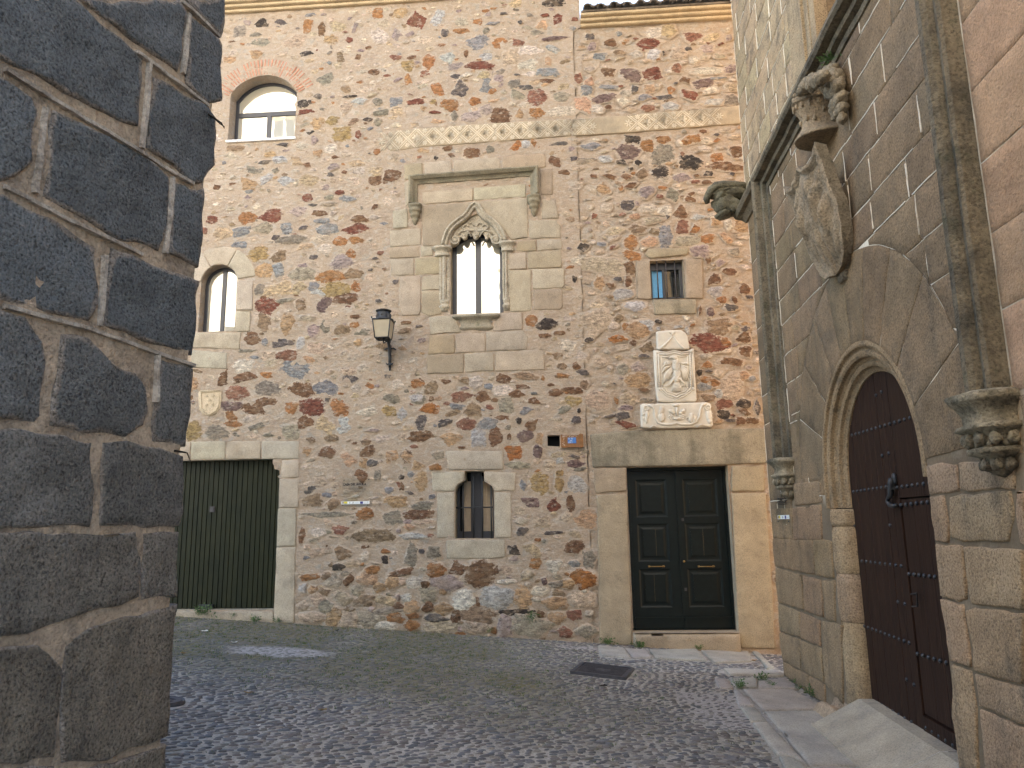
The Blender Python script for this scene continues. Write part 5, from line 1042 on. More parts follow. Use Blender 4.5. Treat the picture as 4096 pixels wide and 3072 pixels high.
for i, (x, y, r_) in enumerate(((428, 492, .07), (450, 462, .075), (480, 445, .075), (512, 432, .08), (540, 412, .075), (568, 395, .08), (598, 385, .075), (612, 415, .085), (585, 440, .09), (560, 455, .08), (600, 460, .09), (628, 470, .08), (618, 505, .085), (590, 500, .08), (640, 540, .075), (618, 555, .075), (602, 585, .06), (645, 585, .065), (630, 615, .06), (648, 640, .05), (610, 625, .05))):
    h_ = .24 if x < 560 else .10; y += 12; r_ *= .85; a, b = PAL.px(*W1(x, y), h_); ell(mb, PAL, a, b, h_, r_ * 1.15, r_ * .85, r_ * .9, col=(.30, .245, .17, 1), n=16, m=10, lump=.35, seed=i, rot=i * .7)
mb.build('mantling', MAT['carved'], arms)

# ------------------------------------------------------------ dark granite house corner in the left foreground
pier = thing('stone_house', 'near corner of dark granite blocks with pale mortar joints, in the left foreground', 'house', PIE.p(-.5, .1))
mb = MB()
prof_ = [(-.05, -.6), (.03, .43), (.02, 2.0), (.03, 2.55), (.045, 3.2), (.10, 4.2), (.11, 6.3)]
panel(mb, PIE, [(-9, -.6)] + [(a - .025, b) for a, b in prof_] + [(-9, 6.3)], h=.014, step=.06, disp=.009, k=7, mat=1, col=(.44, .35, .265, 1))
bk = [PIE.p(a - .03, b, -.003) for a, b in prof_]; bk2 = [PIE.p(a - .03, b, -6) for a, b in prof_]; n = len(bk)
mb.add(bk + bk2, [(i, i + 1, n + i + 1, n + i) for i in range(n - 1)], 0, (.3, .27, .23, 1))
mb.add([PIE.p(-9, 6.3, 0), PIE.p(.1, 6.3, 0), PIE.p(.1, 6.3, -6), PIE.p(-9, 6.3, -6)], [(0, 1, 2, 3)], 0, (.3, .27, .23, 1))
mb.add([PIE.p(-9, -.6, 0), PIE.p(-9, 6.3, 0), PIE.p(-9, 6.3, -6), PIE.p(-9, -.6, -6)], [(0, 1, 2, 3)], 0, (.3, .27, .23, 1))
PBK = [(P1, "1168 0 1447 -10 1437 120 1428 240 1400 232 1270 110"), (P1, "490 0 1150 0 1195 85 1140 470 935 345 640 120"), (P1, "1206 95 1400 250 1425 310 1418 480 1408 640 1338 688 1190 565"),
       (P1, "-260 -190 300 -110 450 5 690 190 905 370 882 825 700 755 300 560 0 395 -260 250"), (P1, "968 505 1140 585 1330 702 1380 760 1390 870 1372 985 1375 1080 1338 1122 1300 1190 1215 1180 925 955"),
       (P1, "-260 360 0 520 180 622 200 700 178 1060 0 1195 -260 1050"), (P1, "320 705 680 862 1078 1148 1070 1400 1018 1642 700 1528 265 1262"), (P1, "1100 1185 1215 1215 1308 1225 1300 1440 1284 1659 1275 1740 1068 1640"),
       (P2, "-260 -520 0 -395 330 -225 612 -55 592 330 540 420 400 398 0 285 -260 180"), (P2, "690 -58 1000 60 1268 152 1258 400 1232 648 960 560 640 448 645 300"),
       (P2, "-260 320 0 370 150 405 250 560 262 680 242 1050 200 1098 0 1072 -260 1010"), (P2, "362 492 560 522 700 690 850 770 925 860 935 1000 905 1100 800 1168 560 1140 300 1088 340 780"), (P2, "1022 682 1224 732 1212 1000 1192 1246 1080 1228 975 1208 970 1050 1000 850"),
       (P2, "-260 1080 0 1112 400 1150 575 1210 588 1640 560 1750 0 1762 -260 1740"), (P2, "645 1204 800 1192 1172 1292 1166 1659 1150 1752 620 1758 640 1500"),
       (P3, "-260 140 0 132 858 132 884 300 882 555 640 628 150 778 0 800 -260 860"), (P3, "902 142 1146 132 1130 420 1118 540 902 572 898 300"),
       (P3, "-260 920 0 872 230 862 368 1010 350 1400 330 1600 0 1638 -260 1660"), (P3, "392 852 560 762 800 672 1116 592 1098 900 1068 1458 860 1530 640 1598 382 1638 372 1080"), (P3, "374 1674 700 1622 1064 1492 1046 1900 380 1900"), (P3, "-260 1680 0 1660 330 1642 342 1900 -260 1900")]
for i, (c_, s) in enumerate(PBK):
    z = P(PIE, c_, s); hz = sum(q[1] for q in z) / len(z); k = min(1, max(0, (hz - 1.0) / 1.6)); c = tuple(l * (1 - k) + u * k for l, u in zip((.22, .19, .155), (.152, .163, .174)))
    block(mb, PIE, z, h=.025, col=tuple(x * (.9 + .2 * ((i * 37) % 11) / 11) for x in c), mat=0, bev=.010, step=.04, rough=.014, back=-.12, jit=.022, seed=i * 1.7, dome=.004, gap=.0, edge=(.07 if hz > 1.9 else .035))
for c_, s in ((P1, "0 452 520 770 880 985 1225 1195"), (P1, "0 1212 420 1430 900 1652"), (P1, "945 400 925 700 895 965"), (P1, "1200 95 1185 300 1166 480"), (P1, "270 705 235 980 200 1255"), (P1, "1102 1150 1075 1400 1048 1645"), (P2, "0 328 540 470 1232 712"), (P2, "652 0 640 220 622 455"), (P2, "1002 645 995 800 985 950"), (P1, "860 340 1330 690"), (P1, "1155 10 1400 240")):
    sweep(mb, PIE, dens(P(PIE, c_, s), .06, False), [(-.013, .0), (-.009, .034), (.008, .036), (.012, .0)], mat=1, col=(.47, .42, .37, 1), jit=.012)
rs = random.Random(3)
def pcourses(a0, a1, z0, z1):
    z = z0
    while z < z1 - .1:
        zn = min(z1, z + rs.uniform(.42, .52)); a = a1
        while a > a0:
            b = max(a0, a - rs.uniform(.45, .9)); block(mb, PIE, rect(b, a, z, zn), h=.02, col=tint((.15, .148, .15)), mat=0, bev=.03, step=.09, rough=.015, back=-.1, jit=.02, seed=a * 3 + z, dome=.01, gap=.0, edge=.08); a = b
        z = zn
pcourses(-9, -1.55, -.2, 6.3); pcourses(-1.55, .09, 4.95, 6.3)
mb.build('wall', [MAT['pier'], MAT['piermortar']], pier)
for i, (c_, s, lab) in enumerate(((P1, ((1345, 738), (1385, 770), (1402, 800), (1428, 828)), 'dry dark twig poking from the upper edge of the granite corner'), (P2, ((1130, 1262), (1155, 1268), (1182, 1274)), 'short dark root poking from the mid joint of the granite corner'))):
    mb = MB(); q = [PIE.px(*c_(*p_), .03) for p_ in s]; P0 = [(a, b, .03 + .01 * j) for j, (a, b) in enumerate(q)]
    ftube(mb, PIE, P0, [.007, .006, .004, .003][:len(P0)], n=6)
    ftube(mb, PIE, [P0[1], (P0[1][0] + .045, P0[1][1] - .004, .05), (P0[1][0] + .075, P0[1][1] - .025 - .02 * i, .05)], [.005, .004, .002], n=6)
    tag(mb.build('twig', MAT['twig'], None, base=PIE.p(*P0[0])), lab, 'twig')

# ------------------------------------------------------------ sunlit house across the street, behind the camera (mirrored in the window panes)
opp = thing('rendered_house', 'sunlit cream house across the street, seen only mirrored in the window panes', 'house', (-9, -17, 0))
OF = Fr((-9, -17, 0), (-1, 0, 0), (0, 1, 0)); mb = MB()
holes = [rect(x, x + 1.1, z, z + 2.) for x in (-7.6, -4.4, -1.2, 2., 5.2, 8.4) for z in (1.6, 5.6, 9.6, 13.2, 16.8)]
plate(mb, OF, rect(-11, 13, -1, 23), -.3, 0, holes=holes); bx(mb, OF, -11, 13, -1, 23, -8, -.3); mb.build('wall', MAT['cream'], opp)
mb = MB(); bx(mb, OF, -11.3, 13.3, 23, 23.3, -8.3, .4); mb.build('roof', MAT['tile'], opp)
for hl in holes:
    x0, z0 = hl[0]; x1, z1 = hl[2]; mb = MB(); plate(mb, OF, hl, -.2, -.14, holes=[rect(x0 + .07, (x0 + x1) / 2 - .03, z0 + .07, z1 - .07), rect((x0 + x1) / 2 + .03, x1 - .07, z0 + .07, z1 - .07)])
    bx(mb, OF, x0 + .07, x1 - .07, z0 + 1., z0 + 1.05, -.19, -.15); f = mb.build('window', MAT['white'], opp)
    mb = MB(); plate(mb, OF, rect(x0 + .05, x1 - .05, z0 + .05, z1 - .05), -.19, -.18); mb.build('pane', MAT['darkpane'], f)
#NEXT
# ------------------------------------------------------------ ground: cobble bed, cobbles, moss, paving
class GFrame:
    U = np.array([1., 0, 0]); N = np.array([0, 0, 1.])
    def p(s, a, b, h=0.): return (a, b, gz(a) + h)
GF = GFrame()
def flip(fr): return False
def G(crop, s):
    v = [float(x) for x in s.split()]; return [ground(*crop(v[i], v[i + 1])) for i in range(0, len(v), 2)]
SLABS = [(G3, "905 527 1098 547 1158 624 918 600"), (G3, "1104 552 1272 560 1306 616 1166 624"), (G3, "1282 560 1640 556 1712 640 1330 620"), (G3, "1662 566 2018 560 2042 645 1762 654"), (G3, "2030 562 2085 566 2205 690 2150 700"),
         (G8, "115 492 760 522 800 578 190 560"), (G8, "20 612 160 612 240 720 78 720"), (G8, "175 606 500 600 505 705 252 712"), (G8, "510 640 800 600 960 724 512 708"), (G8, "330 727 900 732 1100 860 1240 960 562 968 432 832"),
         (G8, "228 732 310 752 428 862 470 918 288 905"), (G8, "300 922 480 932 618 1088 420 1090"), (G8, "568 982 1210 968 1420 1110 1640 1240 2080 1582 1200 1582 1080 1590 800 1250"), (G8, "440 1102 628 1100 768 1250 1058 1582 905 1480 730 1458 620 1350 540 1230"),
         (G8, "732 1472 905 1490 1050 1600 1120 1700 900 1760 790 1600"), (G8, "1090 1605 1210 1596 2100 1600 2300 1900 1400 1900")]
SL = [G(c_, s) for c_, s in SLABS]
COVER = G(G3, "790 655 1177 702 1110 776 700 726")
ROUND = ground(672, 2812)
def mossf(x, y):
    k = 1 / (1 + math.exp(-(y + 4.15 + .28 * x) * 2.6)) * 1 / (1 + math.exp((x + .15 + .25 * (y + 2.5)) * 2.2))
    return min(1, max(0, k + .35 * MN.fractal(Vector((x * 1.3, y * 1.3, 5.)), 1., 2., 3) * (.4 + k)))
pc = ground(1120, 2606); pr = ground(1310, 2606)[0] - pc[0]
PATCH = [(pc[0], pc[1], pr * 1.05, .26)] + [(*ground(*G3(x, y)), a, b) for x, y, a, b in ((1770, 930, .30, .30), (1930, 1060, .34, .34), (820, 540, .35, .12))]
def patchf(x, y):
    k = 0
    for a, b, ra, rb in PATCH: k = max(k, 1.35 - math.hypot((x - a) / ra, (y - b) / rb) + .45 * MN.noise(Vector((x * 5, y * 5, 0))))
    return min(1, max(0, k * 2.2))
def bedcol(x, y):
    m, p_ = mossf(x, y), patchf(x, y); n = .5 + .5 * MN.fractal(Vector((x * 3, y * 3, 1.)), 1., 2., 4)
    c = np.array((.44, .395, .335)) * (.75 + .5 * n); c = c * (1 - m) + np.array((.19, .165, .085)) * (.7 + .6 * n) * m
    c = c * (1 - p_) + np.array((.43, .385, .345)) * p_; return (*c, 1.)
xs = np.concatenate([[-60, -40, -25, -16, -11, -8.5], np.arange(-7, 3.01, .075), [3.4, 4, 6, 10, 20, 40, 60]]); ys = np.concatenate([[-70, -45, -30, -20, -14, -11], np.arange(-9.5, .2, .075), [.6, 2, 6, 14, 30, 60]])
mb = MB(); V = []; C = []
for y in ys:
    for x in xs:
        inr = -7.2 < x < 3.1 and -9.6 < y < .3
        V.append((x, y, gz(x) + (.012 * MN.fractal(Vector((x * 1.6, y * 1.6, 0)), 1., 2., 3) * (y < -.3) if inr else 0))); C.append(bedcol(x, y) if inr else (.25, .23, .20, 1))
nx = len(xs); mb.add(V, [(j * nx + i, j * nx + i + 1, (j + 1) * nx + i + 1, (j + 1) * nx + i) for j in range(len(ys) - 1) for i in range(nx - 1)], 0, C, smooth=True)
gr = mb.build('ground', MAT['bed'], None); gr['kind'] = 'structure'
def gzz(x, y): return gz(x) + .012 * MN.fractal(Vector((x * 1.6, y * 1.6, 0)), 1., 2., 3) * (y < -.3)
rs = random.Random(21); mb = MB(); CX, CY = .080, .046; cnt = 0
COBC = [(.125, .12, .125), (.15, .135, .128), (.115, .12, .132), (.185, .17, .15), (.095, .094, .10), (.15, .145, .15), (.21, .19, .165), (.135, .115, .108)]
bad = SL + [COVER]; cand = []
y = -7.6; row = 0
while y < -.03:
    x = -6.9 + (row % 2) * CX / 2 + rs.uniform(-.02, .02)
    while x < 2.95:
        cand.append((x + rs.uniform(-.020, .020), y + rs.uniform(-.011, .011))); x += CX * rs.uniform(.82, 1.22)
    y += CY * rs.uniform(.9, 1.12); row += 1
CP = np.array(cand); okc = np.ones(len(CP), bool)
for z in bad:
    c0 = np.mean(z, 0)
    big = [tuple(c0 + (np.array(q) - c0) * (1 + .06 / max(.1, math.dist(q, c0)))) for q in z]; okc &= ~inpoly(CP, big)
okc &= ((CP[:, 0] - ROUND[0]) ** 2 + (CP[:, 1] - ROUND[1]) ** 2) > .17 ** 2
for (x, y), k in zip(cand, okc):
    if not k or x > 2.46 + .03 * (y + 1.4) and y < -1.3: continue
    p_ = patchf(x, y); m = mossf(x, y)
    if p_ > .5 and rs.random() < .25 * p_: continue
    ang = .22 + .9 * MN.noise(Vector((x * .55, y * .55, 3.))) + rs.uniform(-.4, .4); ca, sa = math.cos(ang), math.sin(ang)
    a, b = CX * rs.uniform(.30, .56), CY * rs.uniform(.28, .48)
    if p_ > .3: a *= .8; b *= .66
    q_ = rs.random(); a *= (1.45 if q_ < .08 else .72 if q_ > .8 else 1.); b *= (1.3 if q_ < .08 else .8 if q_ > .8 else 1.)
    hgt = (.008 if p_ < .3 else .005) * rs.uniform(.6, 1.2) * (1 - .45 * m); n = 9; ph = rs.uniform(0, 6.28); sq = rs.choice([2.1, 2.6, 3.4])
    rim = []
    for i in range(n):
        t = 2 * math.pi * i / n; c, s = math.cos(t), math.sin(t); r = (abs(c) ** sq + abs(s) ** sq) ** (-1 / sq) * (1 + .09 * math.sin(2 * t + ph) + rs.uniform(-.09, .09))
        rim.append((r * c * a * ca - r * s * b * sa, r * c * a * sa + r * s * b * ca))
    z = gzz(x, y); tx, ty = rs.uniform(-.06, .06), rs.uniform(-.06, .06); V = []
    for sc, hh in ((1.06, -.012), (.93, hgt * .55), (.62, hgt * .95)):
        for dx, dy in rim: V.append((x + dx * sc, y + dy * sc, z + hh + (tx * dx + ty * dy if hh > 0 else 0)))
    V.append((x, y, z + hgt)); col = np.array(rs.choice(COBC)) * np.array((1.05, 1., .93)) * rs.uniform(.75, 1.35)
    col = col * (1 - .45 * m) + np.array((.155, .135, .085)) * .45 * m
    F = [(k_ * n + i, k_ * n + (i + 1) % n, (k_ + 1) * n + (i + 1) % n, (k_ + 1) * n + i) for k_ in range(2) for i in range(n)] + [(2 * n + i, 2 * n + (i + 1) % n, 3 * n) for i in range(n)]
    mb.add(V, F, 0, (*col, 1.), smooth=True); cnt += 1
cob = mb.build('cobblestones', MAT['cobble'], None); cob['kind'] = 'stuff'; cob['label'] = 'small dark river cobbles set on edge in mortar'
# short grass and moss in the joints
mb = MB(); rs = random.Random(31)
for i in range(5200):
    x, y = rs.uniform(-6.2, 1.6), rs.uniform(-6.2, -.05); m = mossf(x, y)
    if rs.random() > m * 1.15 or patchf(x, y) > .3 or any(inpoly([(x, y)], z)[0] for z in SL[:5]): continue
    z = gzz(x, y)
    for b in range(rs.randint(4, 8)):
        t = rs.uniform(0, 6.28); l = rs.uniform(.008, .024); dx, dy = rs.gauss(0, .022), rs.gauss(0, .014); c = (rs.uniform(.06, .12), rs.uniform(.085, .14), rs.uniform(.025, .045), 1.)
        ux, uy = math.cos(t), math.sin(t); w_ = .0045
        mb.add([(x + dx - uy * w_, y + dy + ux * w_, z), (x + dx + uy * w_, y + dy - ux * w_, z), (x + dx + ux * l * .8, y + dy + uy * l * .8, z + l)], [(0, 1, 2)], 0, c)
gs = mb.build('grass', MAT['grass'], None); gs['kind'] = 'stuff'; gs['label'] = 'thin moss and grass in the cobble joints'
# stone paving
mb = MB()
for i, z in enumerate(SL): block(mb, GF, z, h=.024, col=tint((.36, .33, .285) if i < 5 else (.37, .33, .285), .06), mat=0, bev=.012, step=.06, rough=.004, back=-.05, jit=.010, seed=i, gap=.004)
pv = mb.build('pavement', MAT['slab'], None); pv['kind'] = 'structure'
# covers
mc = thing('inspection_cover', 'rectangular rusty iron cover set in the cobbles before the double door', 'cover', (*np.mean(COVER, 0), gz(np.mean(COVER, 0)[0])))
mb = MB(); fr_o = COVER; fr_i = inset(ccw(list(COVER)), .035); plate(mb, GF, fr_o, -.02, .028, holes=[fr_i]); mb.build('frame', MAT['castiron'], mc)
mb = MB(); plate(mb, GF, inset(ccw(list(COVER)), .038), -.02, .018)
q = inset(ccw(list(COVER)), .06); q = [np.array(x) for x in q]
for i in range(26):
    for j in range(12):
        s, t = (i + .5) / 26, (j + .5) / 12; c = (q[0] * (1 - s) + q[1] * s) * (1 - t) + (q[3] * (1 - s) + q[2] * s) * t
        if .36 < s < .62 and .3 < t < .7: continue
        d = .011; plate(mb, GF, [(c[0] - d, c[1] - d * .6), (c[0] + d, c[1] - d * .6), (c[0] + d, c[1] + d * .6), (c[0] - d, c[1] + d * .6)], .017, .024)
c = sum(q) / 4
for s in (-1, 1): plate(mb, GF, rect(c[0] + s * .05 - .035, c[0] + s * .05 + .035, c[1] - .03, c[1] + .03), .017, .0235)
mb.build('lid', MAT['castiron'], mc)
rc = thing('manhole_cover', 'small round ringed iron cover in the cobbles beside the granite corner', 'cover', (*ROUND, gz(ROUND[0])))
mb = MB(); V = []; rr_ = [.0, .03, .034, .06, .064, .10, .103, .125, .135]; hh_ = [.022, .022, .014, .014, .022, .022, .012, .024, -.02]; n = 40
for r_, h_ in zip(rr_, hh_): V += [(ROUND[0] + r_ * math.cos(t), ROUND[1] + r_ * math.sin(t), gz(ROUND[0] + r_ * math.cos(t)) + h_) for t in (2 * math.pi * j / n for j in range(n))]
mb.add(V, [(k_ * n + j, (k_ + 1) * n + j, (k_ + 1) * n + (j + 1) % n, k_ * n + (j + 1) % n) for k_ in range(len(rr_) - 1) for j in range(n)]); mb.build('lid', MAT['castiron'], rc)

# ------------------------------------------------------------ wall lamp
lx, lz = FAC.px(*Crop(1450, 1200, 5.53)(612, 1440)); LHc = .42
LC = Crop(1450, 1200, 5.53)
lamp = thing('wall_lantern', 'black iron street lantern with frosted panes on a curved wall bracket', 'lamp', FAC.p(lx, lz))
zt_ = FAC.px(*LC(430, 420), -.0 + LHc + .1)[1]; zb_ = FAC.px(*LC(400, 820), LHc + .1)[1]; la = FAC.px(*LC(400, 600), LHc + .1)[0] + .015
tw, bw = .128, .098                                              # half widths, top and bottom
mb = MB()
def lc(w_, z, sx, sh): return (la + sx * w_, z, LHc + sh * w_)
for sx, sh in ((-1, -1), (1, -1), (1, 1), (-1, 1)): ftube(mb, FAC, [lc(bw, zb_, sx, sh), lc(tw, zt_, sx, sh)], .0085, n=6)
for w_, z, r_ in ((bw, zb_, .008), (tw, zt_, .012)):
    P0 = [lc(w_, z, sx, sh) for sx, sh in ((-1, -1), (1, -1), (1, 1), (-1, 1))]
    for i in range(4): ftube(mb, FAC, [P0[i], P0[(i + 1) % 4]], r_, n=6)
for w_ in (-.033, .033): ftube(mb, FAC, [(la + w_, zb_, LHc - bw), (la + w_, zb_, LHc + bw)], .005, n=6); ftube(mb, FAC, [(la - bw, zb_, LHc + w_), (la + bw, zb_, LHc + w_)], .005, n=6)
for sx, sh in ((-1, -1), (1, -1), (1, 1), (-1, 1)): ell(mb, FAC, la + sx * (tw + .01), zt_ + .022, LHc + sh * (tw + .01), .012, .014, .012, n=8, m=6)
mb.build('frame', MAT['iron'], lamp)
mb = MB(); P0 = [lc(bw - .002, zb_, sx, sh) for sx, sh in ((-1, 1), (1, 1), (1, -1), (-1, -1))] + [lc(tw - .002, zt_, sx, sh) for sx, sh in ((-1, 1), (1, 1), (1, -1), (-1, -1))]
mb.add([FAC.p(*q) for q in P0], [(0, 1, 5, 4), (1, 2, 6, 5), (2, 3, 7, 6), (3, 0, 4, 7)]); mb.build('pane', MAT['lampglass'], lamp)
mb = MB(); V = []; n = 32; sec = [(zt_ + .004, .15), (zt_ + .016, .145), (zt_ + .03, .112), (zt_ + .11, .100), (zt_ + .135, .085), (zt_ + .140, .112), (zt_ + .150, .114), (zt_ + .160, .09), (zt_ + .172, .01)]
for z, r_ in sec: V += [FAC.p(la + r_ * math.cos(t), z, LHc + r_ * math.sin(t)) for t in (2 * math.pi * j / n for j in range(n))]
mb.add(V, [(k_ * n + j, k_ * n + (j + 1) % n, (k_ + 1) * n + (j + 1) % n, (k_ + 1) * n + j) for k_ in range(len(sec) - 1) for j in range(n)], smooth=False)
for t in np.linspace(0, 2 * math.pi, 5)[:-1] + .65:
    cx, ch = la + .112 * math.cos(t), LHc + .112 * math.sin(t); bx(mb, FAC, cx - .012, cx + .012, zt_ + .02, zt_ + .085, ch - .012, ch + .012)
    t2 = t + .95; cx, ch = la + .1045 * math.cos(t2), LHc + .1045 * math.sin(t2); ell(mb, FAC, cx, zt_ + .075, ch, .014, .022, .014, n=6, m=4)
mb.build('cap', MAT['iron'], lamp)
mb = MB(); zw = lz
ftube(mb, FAC, [(lx, zw - .04, .02), (lx, zw + .10, .03), (lx, zw + .25, .06), (lx, zw + .34, .13), (lx - .005, zw + .405, .25), (la + .01, zb_ + .0, LHc)], [.020, .022, .024, .024, .022, .018], n=8)
bx(mb, FAC, lx - .018, lx + .018, zw - .05, zb_ - .0, -.01, .018)
ftube(mb, FAC, [(lx, zw + .34, .02), (lx, zw + .42, .10), (lx, zb_ - .01, .28)], .012, n=6)
for s in (-1, 1):
    ftube(mb, FAC, [(lx, zw + .02, .03), (lx + s * .035, zw + .0, .04), (lx + s * .055, zw + .03, .035)], [.012, .014, .006], n=6)
    ftube(mb, FAC, [(lx, zw + .24, .03), (lx + s * .05, zw + .25, .03), (lx + s * .09, zw + .225, .02)], [.012, .012, .008], n=6)
ell(mb, FAC, lx, zw - .065, .02, .016, .026, .016); ell(mb, FAC, lx, zw + .0, .03, .024, .024, .022)
ftube(mb, FAC, [(lx - .02, zw + .33, .14), (lx - .06, zw + .30, .17), (lx - .07, zw + .35, .19), (lx - .05, zw + .385, .2)], [.014, .014, .012, .008], n=6)
mb.build('bracket', MAT['iron'], lamp)

# ------------------------------------------------------------ white marble arms over the double door
marb = thing('coat_of_arms', 'white marble carved eagle shield in three slabs on the wall over the double door', 'coat of arms', FAC.p(1.2, 2.7))
CI = Crop(2540, 1300, 3.7706); MC = (.62, .575, .50, 1.)
def ip(x, y, h=.05): a, b = FAC.px(*CI(x, y), .05); return (a, b, h)
def ipoly(s): v = [float(x) for x in s.split()]; return [ip(v[i], v[i + 1])[:2] for i in range(0, len(v), 2)]
def it(mb, pts_, r, h=.05, **k): ftube(mb, FAC, [ip(x, y, h) for x, y in pts_], r, n=8, col=MC, **k)
def slab(mb, poly, seed): block(mb, FAC, ipoly(poly), h=.05, col=MC[:3], mat=0, bev=.012, step=.03, rough=.003, back=-.02, jit=.006, seed=seed, gap=0)
KX = .0034 / 3.77 * .97                                           # metres per crop pixel
mb = MB(); slab(mb, "322 95 380 84 520 76 690 72 760 115 800 180 826 340 822 368 335 368", 1)
it(mb, ((565, 165), (530, 215), (480, 270), (430, 315), (360, 365)), [.008, .013, .016, .018, .02]); it(mb, ((575, 165), (615, 225), (660, 285), (715, 335), (750, 365)), [.008, .012, .015, .017, .02])
for x, y, r_ in ((525, 115, .014), (600, 112, .014), (562, 122, .018), (562, 140, .020)): ell(mb, FAC, *ip(x, y, .055), r_, r_ * .8, .014, col=MC)
mb.build('crest', MAT['marble'], marb)
mb = MB(); slab(mb, "284 372 330 368 400 392 480 398 540 392 590 376 640 396 720 398 800 378 860 352 892 350 905 600 930 1020 935 1130 900 1160 640 1165 420 1170 345 1150 318 1040 290 600", 2)
for dx, r_ in ((0, .010), (34, .013), (74, .008)):               # frame strands
    it(mb, ((318 + dx, 405 + dx), (326 + dx, 600), (345 + dx, 940)), r_, h=.056); it(mb, ((862 - dx, 395 + dx), (866 - dx, 600), (884 - dx, 950)), r_, h=.056)
    it(mb, ((318 + dx, 405 + dx), (480, 415 + dx * .9), (590, 388 + dx * .95), (700, 415 + dx * .9), (862 - dx, 395 + dx)), r_, h=.056)
    it(mb, ((350 + dx, 950), (400 + dx * .8, 1000 - dx * .5), (480, 1070 - dx * .8), (560, 1100 - dx), (620, 1130 - dx), (690, 1095 - dx), (770, 1060 - dx * .8), (850 - dx * .8, 990 - dx * .5), (884 - dx, 950)), r_, h=.056)
for i in range(15):
    for x0, x1 in ((352, 372), (830, 850)): yy = 470 + i * 34; it(mb, ((x0, yy), (x1, yy + 22)), .008, h=.062)
for x, y in ((335, 418), (850, 408), (378, 968), (872, 962)): ell(mb, FAC, *ip(x, y, .058), .026, .026, .014, col=MC); ell(mb, FAC, *ip(x, y, .068), .012, .012, .01, col=MC)
# eagle: body, neck, hooked head, spread wings of long feathers, legs and fan tail
for i, (x, y, ra, rb) in enumerate(((615, 560, 46, 60), (620, 640, 66, 85), (635, 740, 62, 90), (625, 820, 58, 60), (600, 505, 44, 40))): ell(mb, FAC, *ip(x, y, .062), ra * KX, rb * KX, .034, col=MC, lump=.12, n=20, m=12, seed=i)
ell(mb, FAC, *ip(580, 492, .072), 50 * KX, 28 * KX, .026, col=MC); it(mb, ((560, 490), (530, 495), (512, 508), (515, 522)), [.016, .014, .009, .004], h=.072); it(mb, ((505, 505), (470, 500), (430, 508)), [.006, .006, .004], h=.06)
for i in range(26):
    x = 590 + (i * 37) % 90; y = 560 + i * 11; ell(mb, FAC, *ip(x, y, .088), .010, .013, .008, col=MC, n=8, m=6)
for j, (x0, y0, x1, y1) in enumerate(((540, 580, 430, 590), (545, 600, 405, 655), (550, 620, 402, 735), (555, 640, 415, 905), (560, 650, 440, 880), (565, 660, 470, 860), (570, 670, 500, 840), (575, 690, 530, 810))):
    it(mb, ((x0, y0), ((x0 + x1) / 2 - 22, (y0 + y1) / 2 - 30), (x1, y1)), [.017, .018, .008], h=.058)
for j, (x0, y0, x1, y1) in enumerate(((700, 600, 810, 610), (695, 610, 815, 720), (692, 620, 822, 800), (690, 630, 800, 840), (688, 640, 775, 850), (686, 650, 750, 850), (684, 660, 725, 840), (680, 680, 705, 800))):
    it(mb, ((x0, y0), ((x0 + x1) / 2 + 20, (y0 + y1) / 2 - 30), (x1, y1)), [.017, .018, .008], h=.058)
for x in (455, 490, 520, 710, 745, 780): ell(mb, FAC, *ip(x, 585, .064), .02, .018, .018, col=MC)
it(mb, ((590, 800), (560, 850), (530, 890), (520, 910)), [.026, .018, .011, .010], h=.064); it(mb, ((670, 800), (700, 850), (735, 880), (748, 905)), [.026, .018, .011, .010], h=.064)
for cx_, s in ((515, -1), (750, 1)):
    for d in (-45, -15, 20): it(mb, ((cx_, 905), (cx_ + d, 915), (cx_ + d * 1.2, 940)), [.009, .009, .004], h=.062)
for i in range(7): it(mb, ((610 + i * 5, 850), (585 + i * 16, 930), (560 + i * 21, 1005)), [.012, .014, .013], h=.060)
it(mb, ((590, 905), (670, 908)), .008, h=.07); it(mb, ((580, 945), (678, 948)), .008, h=.07)
it(mb, ((600, 1085), (622, 1105), (645, 1085)), .008, h=.06)
mb.build('shield', MAT['marble'], marb)
mb = MB(); slab(mb, "85 1205 130 1182 270 1180 300 1192 340 1178 700 1168 1080 1158 1130 1175 1152 1220 1150 1280 1168 1330 1170 1440 1178 1500 1150 1535 900 1548 600 1555 230 1558 140 1550 98 1530 90 1360", 3)
def spiral(cx, cy, r0, turns, s, h=.055, r=.014, ph=0.):
    it(mb, [(cx + s * r0 * (1 - .82 * i / 30) * math.cos(ph + i / 30 * turns * 6.28), cy + r0 * (1 - .82 * i / 30) * math.sin(ph + i / 30 * turns * 6.28)) for i in range(31)], [r * (1 - .5 * i / 30) for i in range(31)], h=h)
spiral(165, 1250, 45, 1.5, 1); spiral(1095, 1240, 48, 1.5, -1); spiral(548, 1400, 42, 1.6, 1, ph=3.6); spiral(712, 1398, 42, 1.6, -1, ph=3.6)
it(mb, ((205, 1210), (270, 1235), (298, 1300), (300, 1390), (340, 1470), (430, 1500), (560, 1500), (628, 1478), (700, 1500), (830, 1500), (920, 1460), (975, 1380), (985, 1290), (1010, 1210), (1070, 1180)), .017, h=.055)
it(mb, ((585, 1415), (680, 1412)), .018, h=.058); it(mb, ((628, 1240), (630, 1370)), .012, h=.056)
